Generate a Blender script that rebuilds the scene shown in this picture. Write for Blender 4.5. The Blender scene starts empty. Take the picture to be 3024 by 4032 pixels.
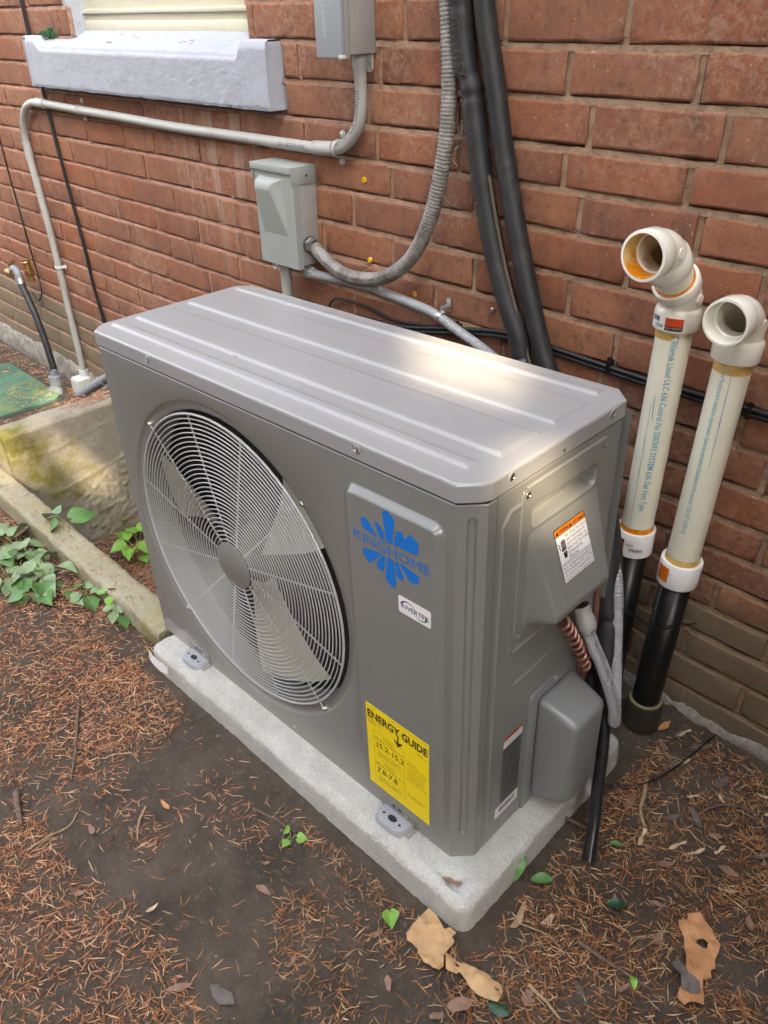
import bpy, bmesh, math, random
from mathutils import Vector as V, Matrix, noise
R = math.radians
rnd = random.Random(11)
sc = bpy.context.scene
col = sc.collection

# ------------------------------------------------------------------ camera, sky, sun, exposure
cam_d = bpy.data.cameras.new("camera")
cam = bpy.data.objects.new("camera", cam_d)
col.objects.link(cam)
cam.matrix_world = Matrix(((0.70403253, -0.37610209, 0.60239971, 0.49840),
                           (0.70993746, 0.39433082, -0.58351693, -0.65970),
                           (-0.01808284, 0.83848102, 0.54463069, 1.28827),
                           (0, 0, 0, 1)))
cam_d.sensor_fit = 'HORIZONTAL'
cam_d.sensor_width = 36.0
cam_d.lens = 36.0 * 3066.04 / 3024.0
cam_d.clip_start = 0.02
cam_d.clip_end = 500.0
sc.camera = cam

SUN = V((0.56, -0.50, 0.66)).normalized()          # direction towards the sun
world = bpy.data.worlds.new("World")
sc.world = world
world.use_nodes = True
wn = world.node_tree
for n in list(wn.nodes):
    wn.nodes.remove(n)
w_out = wn.nodes.new("ShaderNodeOutputWorld")
w_bg = wn.nodes.new("ShaderNodeBackground")
w_sky = wn.nodes.new("ShaderNodeTexSky")
w_sky.sky_type = 'NISHITA'
w_sky.sun_disc = False
w_sky.sun_elevation = math.asin(SUN.z)
w_sky.sun_rotation = math.atan2(SUN.x, SUN.y)
w_sky.air_density = 1.0
w_sky.dust_density = 4.0
w_sky.ozone_density = 1.0
w_hs = wn.nodes.new("ShaderNodeHueSaturation")
w_hs.inputs["Saturation"].default_value = 0.36
w_bg.inputs["Strength"].default_value = 0.15
wn.links.new(w_sky.outputs[0], w_hs.inputs["Color"])
wn.links.new(w_hs.outputs[0], w_bg.inputs["Color"])
wn.links.new(w_bg.outputs[0], w_out.inputs["Surface"])

sun_d = bpy.data.lights.new("sun", 'SUN')
sun_d.energy = 2.2
sun_d.angle = R(0.55)
sun_d.color = (1.0, 0.80, 0.55)
sun_o = bpy.data.objects.new("sun", sun_d)
col.objects.link(sun_o)
sun_o.rotation_euler = SUN.to_track_quat('Z', 'Y').to_euler()

sc.view_settings.view_transform = 'Standard'
sc.view_settings.look = 'None'
sc.view_settings.gamma = 1.0
sc.view_settings.use_curve_mapping = False
sc.view_settings.exposure = 2.95
cy = sc.cycles
cy.caustics_reflective = False
cy.caustics_refractive = False
cy.blur_glossy = 1.0
cy.sample_clamp_indirect = 4.0
cy.use_adaptive_sampling = False
cy.max_bounces = 8

WY = 0.66            # plane of the brick faces
H, LH, CH, D = 0.7767, 0.0295, 0.0305, 0.398     # heat pump: height, lid, corner chamfer, depth
HB = H - LH
MAC = Matrix(((0.99956464, -0.01744747, -0.02379326), (0.01745241, 0.99984770, 0.0), (0.02378964, -0.00041525, 0.99971690)))
def gz(x, y):        # soil level
    z = -0.069 + 0.016 * min(0.0, x)
    z += 0.007 * noise.noise(V((x * 2.3, y * 2.3, 0))) + 0.0035 * noise.noise(V((x * 9, y * 9, 3)))
    if y > 0.60 and x > -0.2: z += 0.02 * min(1, (y - 0.60) / 0.06)
    if y > 0.045 and -2.06 < x < -1.05:       # sunken bed between kerb, concrete wall and heat pump
        t = max(0.0, min(1.0, (-1.05 - x) / 0.75)); t = t * t * (3 - 2 * t)
        z -= 0.315 * t * min(1.0, (y - 0.045) / 0.03)
    return z

# ------------------------------------------------------------------ materials
def lin(r, g, b):
    f = lambda c: c / 12.92 if c <= 0.04045 else ((c + 0.055) / 1.055) ** 2.4
    return (f(r / 255), f(g / 255), f(b / 255), 1)
class NT:
    def __init__(s, name):
        s.m = bpy.data.materials.new(name); s.m.use_nodes = True
        s.t = s.m.node_tree
        s.b = s.t.nodes["Principled BSDF"]
    def n(s, kind, **kw):
        n = s.t.nodes.new(kind)
        for k, v in kw.items():
            if k in n.inputs.keys(): n.inputs[k].default_value = v
            else: setattr(n, k, v)
        return n
    def l(s, a, b): s.t.links.new(a, b)
    def pos(s, scale=(1, 1, 1), obj=False):
        if obj:
            g = s.n("ShaderNodeTexCoord").outputs["Object"]
        else:
            g = s.n("ShaderNodeNewGeometry").outputs["Position"]
        mp = s.n("ShaderNodeMapping"); mp.inputs["Scale"].default_value = scale
        s.l(g, mp.inputs["Vector"]); return mp.outputs[0]
    def noise(s, scale, detail=4, rough=0.6, st=(1, 1, 1), vec=None, obj=False):
        n = s.n("ShaderNodeTexNoise"); n.inputs["Scale"].default_value = scale
        n.inputs["Detail"].default_value = detail; n.inputs["Roughness"].default_value = rough
        s.l(vec if vec is not None else s.pos(st, obj), n.inputs["Vector"]); return n.outputs["Fac"]
    def ramp(s, fac, lo, hi, c0=(0, 0, 0, 1), c1=(1, 1, 1, 1)):
        r = s.n("ShaderNodeValToRGB"); e = r.color_ramp.elements
        e[0].position = lo; e[1].position = hi; e[0].color = c0; e[1].color = c1
        s.l(fac, r.inputs[0]); return r.outputs[0]
    def mix(s, fac, a, b, mode='MIX'):
        m = s.n("ShaderNodeMix"); m.data_type = 'RGBA'; m.blend_type = mode
        for sock, v in ((m.inputs[0], fac), (m.inputs[6], a), (m.inputs[7], b)):
            if hasattr(v, "links"): s.l(v, sock)
            else: sock.default_value = v
        return m.outputs[2]
    def math(s, op, a, b=0.0):
        m = s.n("ShaderNodeMath"); m.operation = op
        for sock, v in ((m.inputs[0], a), (m.inputs[1], b)):
            if hasattr(v, "links"): s.l(v, sock)
            else: sock.default_value = v
        return m.outputs[0]
    def bump(s, h, strength, dist=0.002):
        b = s.n("ShaderNodeBump"); b.inputs["Strength"].default_value = strength; b.inputs["Distance"].default_value = dist
        s.l(h, b.inputs["Height"]); s.l(b.outputs[0], s.b.inputs["Normal"])
    def base(s, c):
        if hasattr(c, "links"): s.l(c, s.b.inputs["Base Color"])
        else: s.b.inputs["Base Color"].default_value = c
MATS = {}
def simple(name, c, rough=0.5, metal=0.0, var=0.12, vscale=18.0, bscale=0.0, bstr=0.0, dirt=None, coat=0.0, obj=False):
    """paint, plastic or metal: slight mottling, fine dirt and wear in roughness"""
    s = NT(name)
    f = s.noise(vscale, 5, 0.6, obj=obj)
    d = (c[0] * (1 - var), c[1] * (1 - var), c[2] * (1 - var), 1)
    e = (min(1, c[0] * (1 + var)), min(1, c[1] * (1 + var)), min(1, c[2] * (1 + var)), 1)
    cc = s.ramp(f, 0.3, 0.7, d, e)
    if dirt:
        g = s.ramp(s.noise(dirt[1], 6, 0.7, obj=obj), dirt[2], dirt[3])
        cc = s.mix(g, cc, dirt[0])
    s.base(cc)
    rr = s.n("ShaderNodeMapRange"); lo_, hi_ = (max(0.02, rough - 0.06), min(0.262, rough + 0.05)) if rough < 0.27 else (max(0.29, rough - 0.06), min(1, rough + 0.08))
    rr.inputs[3].default_value = lo_; rr.inputs[4].default_value = hi_
    s.l(s.noise(vscale * 3, 4, obj=obj), rr.inputs[0]); s.l(rr.outputs[0], s.b.inputs["Roughness"])
    s.b.inputs["Metallic"].default_value = metal
    s.b.inputs["Coat Weight"].default_value = coat
    s.b.inputs["Coat Roughness"].default_value = 0.10
    if bstr: s.bump(s.noise(bscale, 5, 0.65, obj=obj), bstr)
    MATS[name] = s.m
    return s.m
def enamel():
    s = NT("grey_enamel")
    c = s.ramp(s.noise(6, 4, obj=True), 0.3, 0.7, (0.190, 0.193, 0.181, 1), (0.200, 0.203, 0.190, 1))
    g = s.n("ShaderNodeSeparateXYZ"); s.l(s.n("ShaderNodeTexCoord").outputs["Object"], g.inputs[0])
    mr = s.n("ShaderNodeMapRange"); mr.inputs[1].default_value = 0.075; mr.inputs[2].default_value = 0.0
    s.l(s.math('ADD', g.outputs["Z"], s.math('MULTIPLY', s.math('SUBTRACT', s.noise(14, 6, 0.7, obj=True), 0.5), 0.11)), mr.inputs[0])
    c = s.mix(s.math('MULTIPLY', mr.outputs[0], 0.55), c, (0.30, 0.28, 0.245, 1))        # rain splash dust along the bottom
    s.base(c)
    r = s.n("ShaderNodeMapRange"); s.l(mr.outputs[0], r.inputs[0]); r.inputs[3].default_value = 0.34; r.inputs[4].default_value = 0.60
    s.l(r.outputs[0], s.b.inputs["Roughness"])
    s.b.inputs["Coat Weight"].default_value = 0.35; s.b.inputs["Coat Roughness"].default_value = 0.13
    s.bump(s.noise(5, 3, obj=True), 0.03)
    return s.m
paint = enamel()
paint_lid_lit = simple("grey_enamel_lid_lit", (0.285, 0.287, 0.292, 1), 0.32, var=0.03, vscale=5, bscale=4, bstr=0.03, dirt=((0.315, 0.31, 0.30, 1), 3, 0.35, 0.75), coat=0.35)  # body enamel lightened in place of light from above, plus dust film
paint_cov = simple("grey_plastic_cover", (0.19, 0.20, 0.20, 1), 0.36, var=0.03, vscale=8, coat=0.25)
wire = simple("grille_wire_coating", (0.40, 0.405, 0.40, 1), 0.33, var=0.05)
galv = simple("galvanised_steel", (0.55, 0.56, 0.57, 1), 0.35, metal=0.9, var=0.15, vscale=40)
screwm = simple("zinc_screw", (0.62, 0.61, 0.58, 1), 0.28, metal=1.0, var=0.1)
foot_m = simple("painted_foot", (0.30, 0.31, 0.33, 1), 0.35, var=0.05)
black_in = simple("black_interior", (0.012, 0.012, 0.012, 1), 0.6)
fanm = simple("fan_plastic", (0.50, 0.50, 0.42, 1), 0.42, var=0.06)
coilm = simple("coil_fins", (0.03, 0.035, 0.045, 1), 0.5, var=0.3, vscale=300)
blue = simple("emblem_blue", (0.004, 0.16, 0.58, 1), 0.35, var=0.02)
white_lab = simple("white_label", (0.80, 0.80, 0.80, 1), 0.4, var=0.02)
yellow = simple("yellow_label", (0.90, 0.70, 0.005, 1), 0.45, var=0.02)
black_ink = simple("black_ink", (0.010, 0.010, 0.012, 1), 0.5, var=0.02)
navy_ink = simple("navy_ink", (0.02, 0.015, 0.12, 1), 0.5, var=0.02)
green_ink = simple("green_ink", (0.01, 0.22, 0.03, 1), 0.5, var=0.02)
orange_lab = simple("orange_label", (0.75, 0.20, 0.01, 1), 0.45, var=0.02)
red_lab = simple("red_label", (0.55, 0.06, 0.01, 1), 0.45, var=0.05)
grey_ink = simple("grey_ink", (0.10, 0.10, 0.10, 1), 0.5, var=0.02)
rating_lab = simple("dark_rating_label", (0.07, 0.07, 0.065, 1), 0.4, var=0.05)
pvc = simple("cream_pvc", (0.77, 0.74, 0.59, 1), 0.30, var=0.04, vscale=14, dirt=((0.40, 0.35, 0.24, 1), 40, 0.64, 0.76))
pvc_fit = simple("cream_fitting", (0.78, 0.76, 0.66, 1), 0.22, var=0.02, vscale=12, coat=0.3)
pvc_wht = simple("white_coupling", (0.82, 0.82, 0.80, 1), 0.25, var=0.02, coat=0.3)
primer = simple("orange_primer", (0.62, 0.20, 0.012, 1), 0.25, var=0.35, vscale=60)
primer_y = simple("yellow_primer", (0.60, 0.40, 0.12, 1), 0.3, var=0.25, vscale=50)
abs_blk = simple("black_abs", (0.006, 0.006, 0.006, 1), 0.33, var=0.2)
rubber = simple("black_foam_insulation", (0.018, 0.018, 0.019, 1), 0.55, var=0.25, vscale=30, bscale=90, bstr=0.25, dirt=((0.055, 0.05, 0.045, 1), 30, 0.55, 0.75))
blk_hose = simple("black_vinyl_hose", (0.014, 0.014, 0.016, 1), 0.27, var=0.3, vscale=40, dirt=((0.05, 0.045, 0.04, 1), 60, 0.6, 0.9))
cable_m = simple("black_cable", (0.012, 0.012, 0.013, 1), 0.42, var=0.3)
flexgrey = simple("grey_flex_weathered", (0.27, 0.26, 0.24, 1), 0.55, var=0.12, dirt=((0.10, 0.085, 0.065, 1), 26, 0.40, 0.70))
flexlight = simple("light_grey_flex", (0.32, 0.335, 0.35, 1), 0.38, var=0.04)
cond_m = simple("grey_conduit", (0.38, 0.38, 0.35, 1), 0.42, var=0.07, vscale=7, dirt=((0.22, 0.2, 0.17, 1), 25, 0.6, 0.78))
boxgrey = simple("grey_box_enamel", (0.31, 0.335, 0.315, 1), 0.38, var=0.04, dirt=((0.25, 0.25, 0.22, 1), 30, 0.62, 0.8))
boxdark = simple("grey_box_plastic", (0.31, 0.345, 0.365, 1), 0.42, var=0.03)
boxbody = simple("weathered_grey_body", (0.32, 0.31, 0.295, 1), 0.5, var=0.06)
copper = simple("aged_copper", (0.42, 0.21, 0.165, 1), 0.33, metal=0.75, var=0.2, vscale=60)
brass = simple("aged_brass", (0.34, 0.21, 0.07, 1), 0.35, metal=0.85, var=0.3, vscale=60)
sillm = simple("painted_stone_sill", (0.38, 0.405, 0.455, 1), 0.6, var=0.06, vscale=20, bscale=170, bstr=0.8, dirt=((0.34, 0.335, 0.33, 1), 16, 0.56, 0.85))
jambm = simple("painted_jamb", (0.45, 0.49, 0.54, 1), 0.55, var=0.08, vscale=25, bscale=90, bstr=0.35, dirt=((0.40, 0.38, 0.36, 1), 30, 0.56, 0.72))
cream = simple("cream_window_paint", (0.62, 0.60, 0.46, 1), 0.4, var=0.04, dirt=((0.45, 0.38, 0.24, 1), 26, 0.64, 0.82))
glassd = simple("window_glass", (0.03, 0.035, 0.04, 1), 0.05)
toy_m = simple("toy_green", (0.02, 0.09, 0.03, 1), 0.5, var=0.1)
twig_m = simple("twig_bark", (0.13, 0.085, 0.06, 1), 0.8, var=0.4, vscale=90, bscale=200, bstr=0.6)
twig_lt = simple("pale_twig", (0.32, 0.22, 0.12, 1), 0.8, var=0.35, vscale=90, bscale=200, bstr=0.5)
kraft = simple("dry_tan_leaf", (0.47, 0.29, 0.135, 1), 0.6, var=0.2, vscale=35, bscale=60, bstr=0.6, dirt=((0.22, 0.125, 0.06, 1), 38, 0.54, 0.72))
brown_leaf = simple("brown_leaf", (0.22, 0.125, 0.085, 1), 0.7, var=0.3, vscale=50, bscale=150, bstr=0.4)
grey_leaf = simple("grey_leaf", (0.12, 0.10, 0.09, 1), 0.75, var=0.3, vscale=50, bscale=150, bstr=0.5)
orange_leaf = simple("orange_leaf", (0.44, 0.215, 0.085, 1), 0.6, var=0.22, vscale=40, bscale=70, bstr=0.6, dirt=((0.26, 0.12, 0.05, 1), 30, 0.52, 0.75))
samara_m = simple("samara_wing", (0.50, 0.38, 0.24, 1), 0.6, var=0.25, vscale=120)
leaf_g = simple("violet_leaf", (0.085, 0.19, 0.05, 1), 0.42, var=0.35, vscale=28, bscale=80, bstr=0.15)
leaf_pale = simple("pale_leaf_underside", (0.19, 0.27, 0.13, 1), 0.55, var=0.25, vscale=28, bscale=80, bstr=0.15)
leaf_br = simple("bright_seedling_leaf", (0.17, 0.34, 0.05, 1), 0.45, var=0.25, vscale=28)
leaf_dk = simple("dark_green_leaf", (0.02, 0.065, 0.03, 1), 0.35, var=0.35, vscale=28)
stem_m = simple("green_stem", (0.22, 0.26, 0.10, 1), 0.55)
bark_m = simple("tree_bark", (0.09, 0.065, 0.05, 1), 0.9, var=0.4, vscale=12, bscale=25, bstr=1.0)
canopy_m = simple("tree_foliage", (0.06, 0.10, 0.03, 1), 0.6, var=0.3, vscale=4)
fence_m = simple("weathered_fence_board", (0.14, 0.10, 0.07, 1), 0.8, var=0.25, vscale=8)
valve_g = simple("grey_valve_plastic", (0.21, 0.23, 0.245, 1), 0.5, var=0.06)
tie_m = simple("black_nylon_tie", (0.008, 0.008, 0.008, 1), 0.35)
yellow_pl = simple("yellow_wall_plug", (0.75, 0.48, 0.02, 1), 0.4)

def brick_mat():
    s = NT("weathered_red_brick")
    oi = s.n("ShaderNodeObjectInfo")
    rn = oi.outputs["Random"]
    rp = s.n("ShaderNodeValToRGB"); e = rp.color_ramp.elements
    e[0].color = (0.261, 0.097, 0.045, 1); e[1].color = (0.319, 0.134, 0.061, 1); e[0].position = 0.0; e[1].position = 1.0
    for p, c in ((0.2, (0.299, 0.100, 0.041, 1)), (0.4, (0.213, 0.088, 0.049, 1)), (0.6, (0.310, 0.124, 0.058, 1)), (0.8, (0.246, 0.104, 0.056, 1))):
        x = e.new(p); x.color = c
    vn = s.noise(3.3, 2)
    s.l(s.math('FRACT', s.math('ADD', rn, s.math('MULTIPLY', vn, 0.7))), rp.inputs[0])
    c = rp.outputs[0]
    c = s.mix(s.math('MULTIPLY', s.ramp(s.noise(16, 8, 0.75), 0.42, 0.68), 0.65), c, (0.175, 0.075, 0.043, 1))          # fired mottling
    c = s.mix(s.math('MULTIPLY', s.ramp(s.noise(22, 6, 0.7, st=(1, 1, .8)), 0.52, 0.70), 0.35), c, (0.43, 0.20, 0.10, 1))
    c = s.mix(s.math('MULTIPLY', s.ramp(s.noise(55, 6, 0.8), 0.54, 0.66), 0.7), c, (0.085, 0.045, 0.032, 1))           # dark pits
    dg = s.ramp(s.noise(20, 4, 0.7, st=(1.0, 1, 0.22)), 0.56, 0.72)
    c = s.mix(s.math('MULTIPLY', dg, 0.55), c, (0.095, 0.055, 0.040, 1))                                                 # sooty runs
    vec = s.pos((1, 1, 1))
    big = s.ramp(s.noise(2.4, 4, 0.6, vec=vec), 0.48, 0.62)
    eff = s.math('MULTIPLY', big, s.ramp(s.noise(75, 6, 0.85), 0.45, 0.60))
    c = s.mix(s.math('MULTIPLY', eff, 0.55), c, (0.41, 0.265, 0.18, 1))                                                   # pale bloom
    sp = s.ramp(s.noise(150, 2, 0.5), 0.70, 0.74)
    c = s.mix(s.math('MULTIPLY', sp, 0.6), c, (0.55, 0.45, 0.36, 1))
    # pale lime runs below the window sill
    g = s.n("ShaderNodeSeparateXYZ"); s.l(s.n("ShaderNodeNewGeometry").outputs["Position"], g.inputs[0])
    wz = s.n("ShaderNodeMapRange"); s.l(g.outputs["Z"], wz.inputs[0]); wz.inputs[1].default_value = 0.50; wz.inputs[2].default_value = 0.95
    wx = s.math('SUBTRACT', 1.0, s.math('MINIMUM', 1.0, s.math('MULTIPLY', s.math('ABSOLUTE', s.math('ADD', g.outputs["X"], 1.52)), 2.8)))
    run = s.math('MULTIPLY', s.math('MULTIPLY', wx, wz.outputs[0]), s.ramp(s.noise(30, 3, 0.6, st=(1.3, 1, 0.05)), 0.50, 0.64))
    c = s.mix(s.math('MULTIPLY', run, 0.6), c, (0.45, 0.35, 0.29, 1))
    # olive limewash over the lowest courses
    ol = s.n("ShaderNodeMapRange"); ol.clamp = True
    s.l(s.math('ADD', g.outputs["Z"], s.math('MULTIPLY', s.math('SUBTRACT', s.noise(5, 5, 0.7), 0.5), 0.16)), ol.inputs[0])
    ol.inputs[1].default_value = 0.285; ol.inputs[2].default_value = 0.235
    olc = s.mix(s.noise(8, 5, 0.7), (0.155, 0.128, 0.078, 1), (0.215, 0.17, 0.105, 1))
    olf = s.math('MULTIPLY', ol.outputs[0], s.ramp(s.noise(26, 5, 0.7), 0.25, 0.45))
    c = s.mix(s.math('MULTIPLY', olf, 0.88), c, olc)
    s.base(c)
    s.b.inputs["Roughness"].default_value = 0.85
    hh = s.math('ADD', s.math('MULTIPLY', s.noise(50, 8, 0.75), 0.7), s.math('MULTIPLY', s.noise(300, 4, 0.7), 0.35))
    s.bump(hh, 0.8, 0.005)
    return s.m
brick_m = brick_mat()
def mortar_mat():
    s = NT("old_mortar")
    g = s.n("ShaderNodeSeparateXYZ"); s.l(s.n("ShaderNodeNewGeometry").outputs["Position"], g.inputs[0])
    mr = s.n("ShaderNodeMapRange"); s.l(g.outputs["X"], mr.inputs[0]); mr.inputs[1].default_value = -1.4; mr.inputs[2].default_value = -0.5
    c = s.mix(mr.outputs[0], (0.47, 0.265, 0.19, 1), (0.37, 0.245, 0.15, 1))
    c = s.mix(s.math('MULTIPLY', s.ramp(s.noise(35, 6, 0.75), 0.46, 0.66), 0.8), c, (0.17, 0.115, 0.075, 1))
    c = s.mix(s.ramp(s.noise(60, 5, 0.7), 0.62, 0.74), c, (0.50, 0.36, 0.25, 1))
    s.base(c); s.b.inputs["Roughness"].default_value = 0.9
    s.bump(s.noise(140, 6, 0.75), 1.0, 0.006)
    return s.m
mortar_m = mortar_mat()
def soil_mat():
    s = NT("damp_soil")
    c = s.ramp(s.noise(6, 6, 0.65), 0.35, 0.70, (0.042, 0.031, 0.021, 1), (0.098, 0.073, 0.052, 1))
    c = s.mix(s.math('MULTIPLY', s.ramp(s.noise(90, 5, 0.7), 0.52, 0.70), 0.6), c, (0.19, 0.145, 0.105, 1))
    c = s.mix(s.math('MULTIPLY', s.ramp(s.noise(45, 6, 0.75), 0.52, 0.64), 0.6), c, (0.030, 0.022, 0.016, 1))
    c = s.mix(s.math('MULTIPLY', s.ramp(s.noise(3.1, 4, 0.6), 0.58, 0.70), 0.35), c, (0.075, 0.075, 0.028, 1))
    s.base(c); s.b.inputs["Roughness"].default_value = 0.93
    h = s.math('ADD', s.math('MULTIPLY', s.noise(40, 7, 0.7), 0.6), s.math('MULTIPLY', s.noise(210, 5, 0.7), 0.5))
    s.bump(h, 0.9, 0.008)
    return s.m
soil_m = soil_mat()
def concrete_mat(name, base, dark, moss, mlo, mhi, grain=260, bst=0.6):
    s = NT(name)
    c = s.ramp(s.noise(9, 6, 0.7), 0.3, 0.7, dark, base)
    c = s.mix(s.math('MULTIPLY', s.ramp(s.noise(grain, 4, 0.8), 0.5, 0.66), 0.6), c, (dark[0] * .55, dark[1] * .55, dark[2] * .5, 1))
    c = s.mix(s.math('MULTIPLY', s.ramp(s.noise(grain * 0.7, 3, 0.7), 0.62, 0.70), 0.5), c, (min(1, base[0] * 1.5), min(1, base[1] * 1.5), min(1, base[2] * 1.45), 1))
    if moss:
        m = s.ramp(s.noise(4.5, 6, 0.72), mlo, mhi)
        m2 = s.mix(s.noise(30, 5, 0.7), moss, (moss[0] * 1.9, moss[1] * 1.7, moss[2] * 1.5, 1))
        c = s.mix(m, c, m2)
    s.base(c); s.b.inputs["Roughness"].default_value = 0.88
    s.bump(s.math('ADD', s.math('MULTIPLY', s.noise(grain, 4, 0.7), 0.6), s.noise(30, 5, 0.7)), bst, 0.004)
    return s.m
pad_m = concrete_mat("speckled_pad", (0.62, 0.62, 0.58, 1), (0.40, 0.395, 0.36, 1), (0.27, 0.24, 0.17, 1), 0.60, 0.80, 300, 1.0)
curb_m = concrete_mat("mossy_curb", (0.42, 0.38, 0.27, 1), (0.26, 0.235, 0.15, 1), (0.15, 0.14, 0.045, 1), 0.48, 0.66, 150)
fin_m = concrete_mat("mossy_concrete", (0.40, 0.36, 0.29, 1), (0.25, 0.225, 0.17, 1), (0.105, 0.105, 0.022, 1), 0.46, 0.62, 170, 0.7)
parge_m = concrete_mat("crumbling_parging", (0.34, 0.32, 0.27, 1), (0.16, 0.145, 0.12, 1), None, 0, 1, 60, 1.0)
lidgreen = concrete_mat("green_plastic_lid", (0.10, 0.22, 0.14, 1), (0.05, 0.12, 0.085, 1), (0.12, 0.15, 0.04, 1), 0.5, 0.7, 120, 0.15)
def attr_mat(name, rough=0.7):
    s = NT(name)
    a = s.n("ShaderNodeAttribute"); a.attribute_name = "col"
    c = s.mix(s.math('MULTIPLY', s.ramp(s.noise(160, 3), 0.4, 0.7), 0.4), a.outputs["Color"], (0.05, 0.025, 0.014, 1))
    s.base(c); s.b.inputs["Roughness"].default_value = rough
    return s.m
needle_m = attr_mat("dry_needles", 0.6)
crumb_m = attr_mat("soil_crumbs", 0.9)

# ------------------------------------------------------------------ mesh helpers
def smooth01(t):
    t = max(0.0, min(1.0, t)); return t * t * (3 - 2 * t)
def crom(pts, n=8):
    P = [V(p) for p in pts]
    P = [P[0] * 2 - P[1]] + P + [P[-1] * 2 - P[-2]]
    out = []
    for i in range(1, len(P) - 2):
        a, b, c, d = P[i - 1:i + 3]
        for k in range(n):
            t = k / n
            out.append(0.5 * ((2 * b) + (c - a) * t + (2 * a - 5 * b + 4 * c - d) * t * t + (3 * b - a - 3 * c + d) * t ** 3))
    out.append(P[-2]); return out
class Path:
    def __init__(s, pts):
        s.p = [V(p) for p in pts]; s.s = [0.0]
        for a, b in zip(s.p, s.p[1:]): s.s.append(s.s[-1] + (b - a).length)
        s.len = s.s[-1]
    def at(s, t):
        t = max(0, min(s.len - 1e-7, t)); i = 0
        lo, hi = 0, len(s.s) - 1
        while hi - lo > 1:
            m = (lo + hi) // 2
            if s.s[m] <= t: lo = m
            else: hi = m
        i = lo
        d = s.p[i + 1] - s.p[i]; L = max(1e-9, d.length)
        return s.p[i] + d * ((t - s.s[i]) / L), d / L
    def resample(s, step):
        n = max(2, int(s.len / step)); return [s.at(s.len * i / n)[0] for i in range(n + 1)]
def frames(pts):
    T = []
    for i in range(len(pts)):
        a = pts[max(0, i - 1)]; b = pts[min(len(pts) - 1, i + 1)]
        T.append((b - a).normalized())
    up = V((0, 0, 1)) if abs(T[0].z) < 0.9 else V((1, 0, 0))
    N = (up - T[0] * up.dot(T[0])).normalized(); out = []
    for t in T:
        N = (N - t * N.dot(t)).normalized(); out.append((t, N, t.cross(N)))
    return out
class MB:
    def __init__(s): s.v = []; s.f = []; s.mi = []
    def add(s, vs, fs, m=0):
        o = len(s.v); s.v += [V(v) for v in vs]
        for f in fs: s.f.append([i + o for i in f]); s.mi.append(m)
        return s
    def box(s, x0, x1, y0, y1, z0, z1, m=0):
        return s.add([(x, y, z) for x in (x0, x1) for y in (y0, y1) for z in (z0, z1)],
                     [(0, 1, 3, 2), (4, 6, 7, 5), (0, 4, 5, 1), (2, 3, 7, 6), (0, 2, 6, 4), (1, 5, 7, 3)], m)
    def hexa(s, c, m=0):     # 8 corners, ordered as box
        return s.add(c, [(0, 1, 3, 2), (4, 6, 7, 5), (0, 4, 5, 1), (2, 3, 7, 6), (0, 2, 6, 4), (1, 5, 7, 3)], m)
    def tube(s, pts, r, n=10, m=0, caps=True, flat=1.0):
        pts = [V(p) for p in pts]; F = frames(pts); vs = []; fs = []
        for i, p in enumerate(pts):
            rr = r[i] if isinstance(r, (list, tuple)) else r
            t, N, B = F[i]
            for k in range(n):
                a = 2 * math.pi * k / n
                vs.append(p + N * (rr * math.cos(a)) + B * (rr * flat * math.sin(a)))
        for i in range(len(pts) - 1):
            for k in range(n):
                k2 = (k + 1) % n
                fs.append((i * n + k, i * n + k2, (i + 1) * n + k2, (i + 1) * n + k))
        if caps:
            fs.append(tuple(reversed(range(n)))); fs.append(tuple(range((len(pts) - 1) * n, len(pts) * n)))
        return s.add(vs, fs, m)
    def lathe(s, prof, o, axis, n=28, m=0, ref=None):   # prof: (radius, height along axis)
        o = V(o); ax = V(axis).normalized()
        up = V(ref) if ref else (V((0, 0, 1)) if abs(ax.z) < 0.9 else V((1, 0, 0)))
        N = (up - ax * up.dot(ax)).normalized(); B = ax.cross(N); vs = []; fs = []
        for r, h in prof:
            for k in range(n):
                a = 2 * math.pi * k / n
                vs.append(o + ax * h + (N * math.cos(a) + B * math.sin(a)) * r)
        for i in range(len(prof) - 1):
            for k in range(n):
                k2 = (k + 1) % n
                fs.append((i * n + k, i * n + k2, (i + 1) * n + k2, (i + 1) * n + k))
        return s.add(vs, fs, m)
    def disc(s, o, axis, r, th, n=20, m=0):
        return s.lathe([(0.0001, th), (r * 0.8, th), (r, th * 0.6), (r, 0)], o, axis, n, m)
    def grid(s, us, vs_, fn, m=0, flip=False):
        nu, nv = len(us), len(vs_); pts = [fn(u, v) for v in vs_ for u in us]; fs = []
        for j in range(nv - 1):
            for i in range(nu - 1):
                f = (j * nu + i, j * nu + i + 1, (j + 1) * nu + i + 1, (j + 1) * nu + i)
                fs.append(tuple(reversed(f)) if flip else f)
        return s.add(pts, fs, m)
    def build(s, name, mats, parent=None, smooth=True, angle=38, bevel=0.0, bseg=2, recalc=True):
        me = bpy.data.meshes.new(name)
        me.from_pydata([tuple(v) for v in s.v], [], s.f)
        mats = mats if isinstance(mats, (list, tuple)) else [mats]
        for mm in mats: me.materials.append(mm)
        if len(mats) > 1: me.polygons.foreach_set("material_index", s.mi)
        bm = bmesh.new(); bm.from_mesh(me)
        if recalc: bmesh.ops.recalc_face_normals(bm, faces=bm.faces)
        if bevel:
            es = [e for e in bm.edges if len(e.link_faces) == 2 and e.calc_face_angle(0) > R(30)]
            bmesh.ops.bevel(bm, geom=es, offset=bevel, segments=bseg, affect='EDGES', profile=0.5)
        bm.to_mesh(me); bm.free()
        if smooth:
            me.polygons.foreach_set("use_smooth", [True] * len(me.polygons))
            me.set_sharp_from_angle(angle=R(angle))
        o = bpy.data.objects.new(name, me); col.objects.link(o)
        if parent is not None: o.parent = parent
        return o
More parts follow.
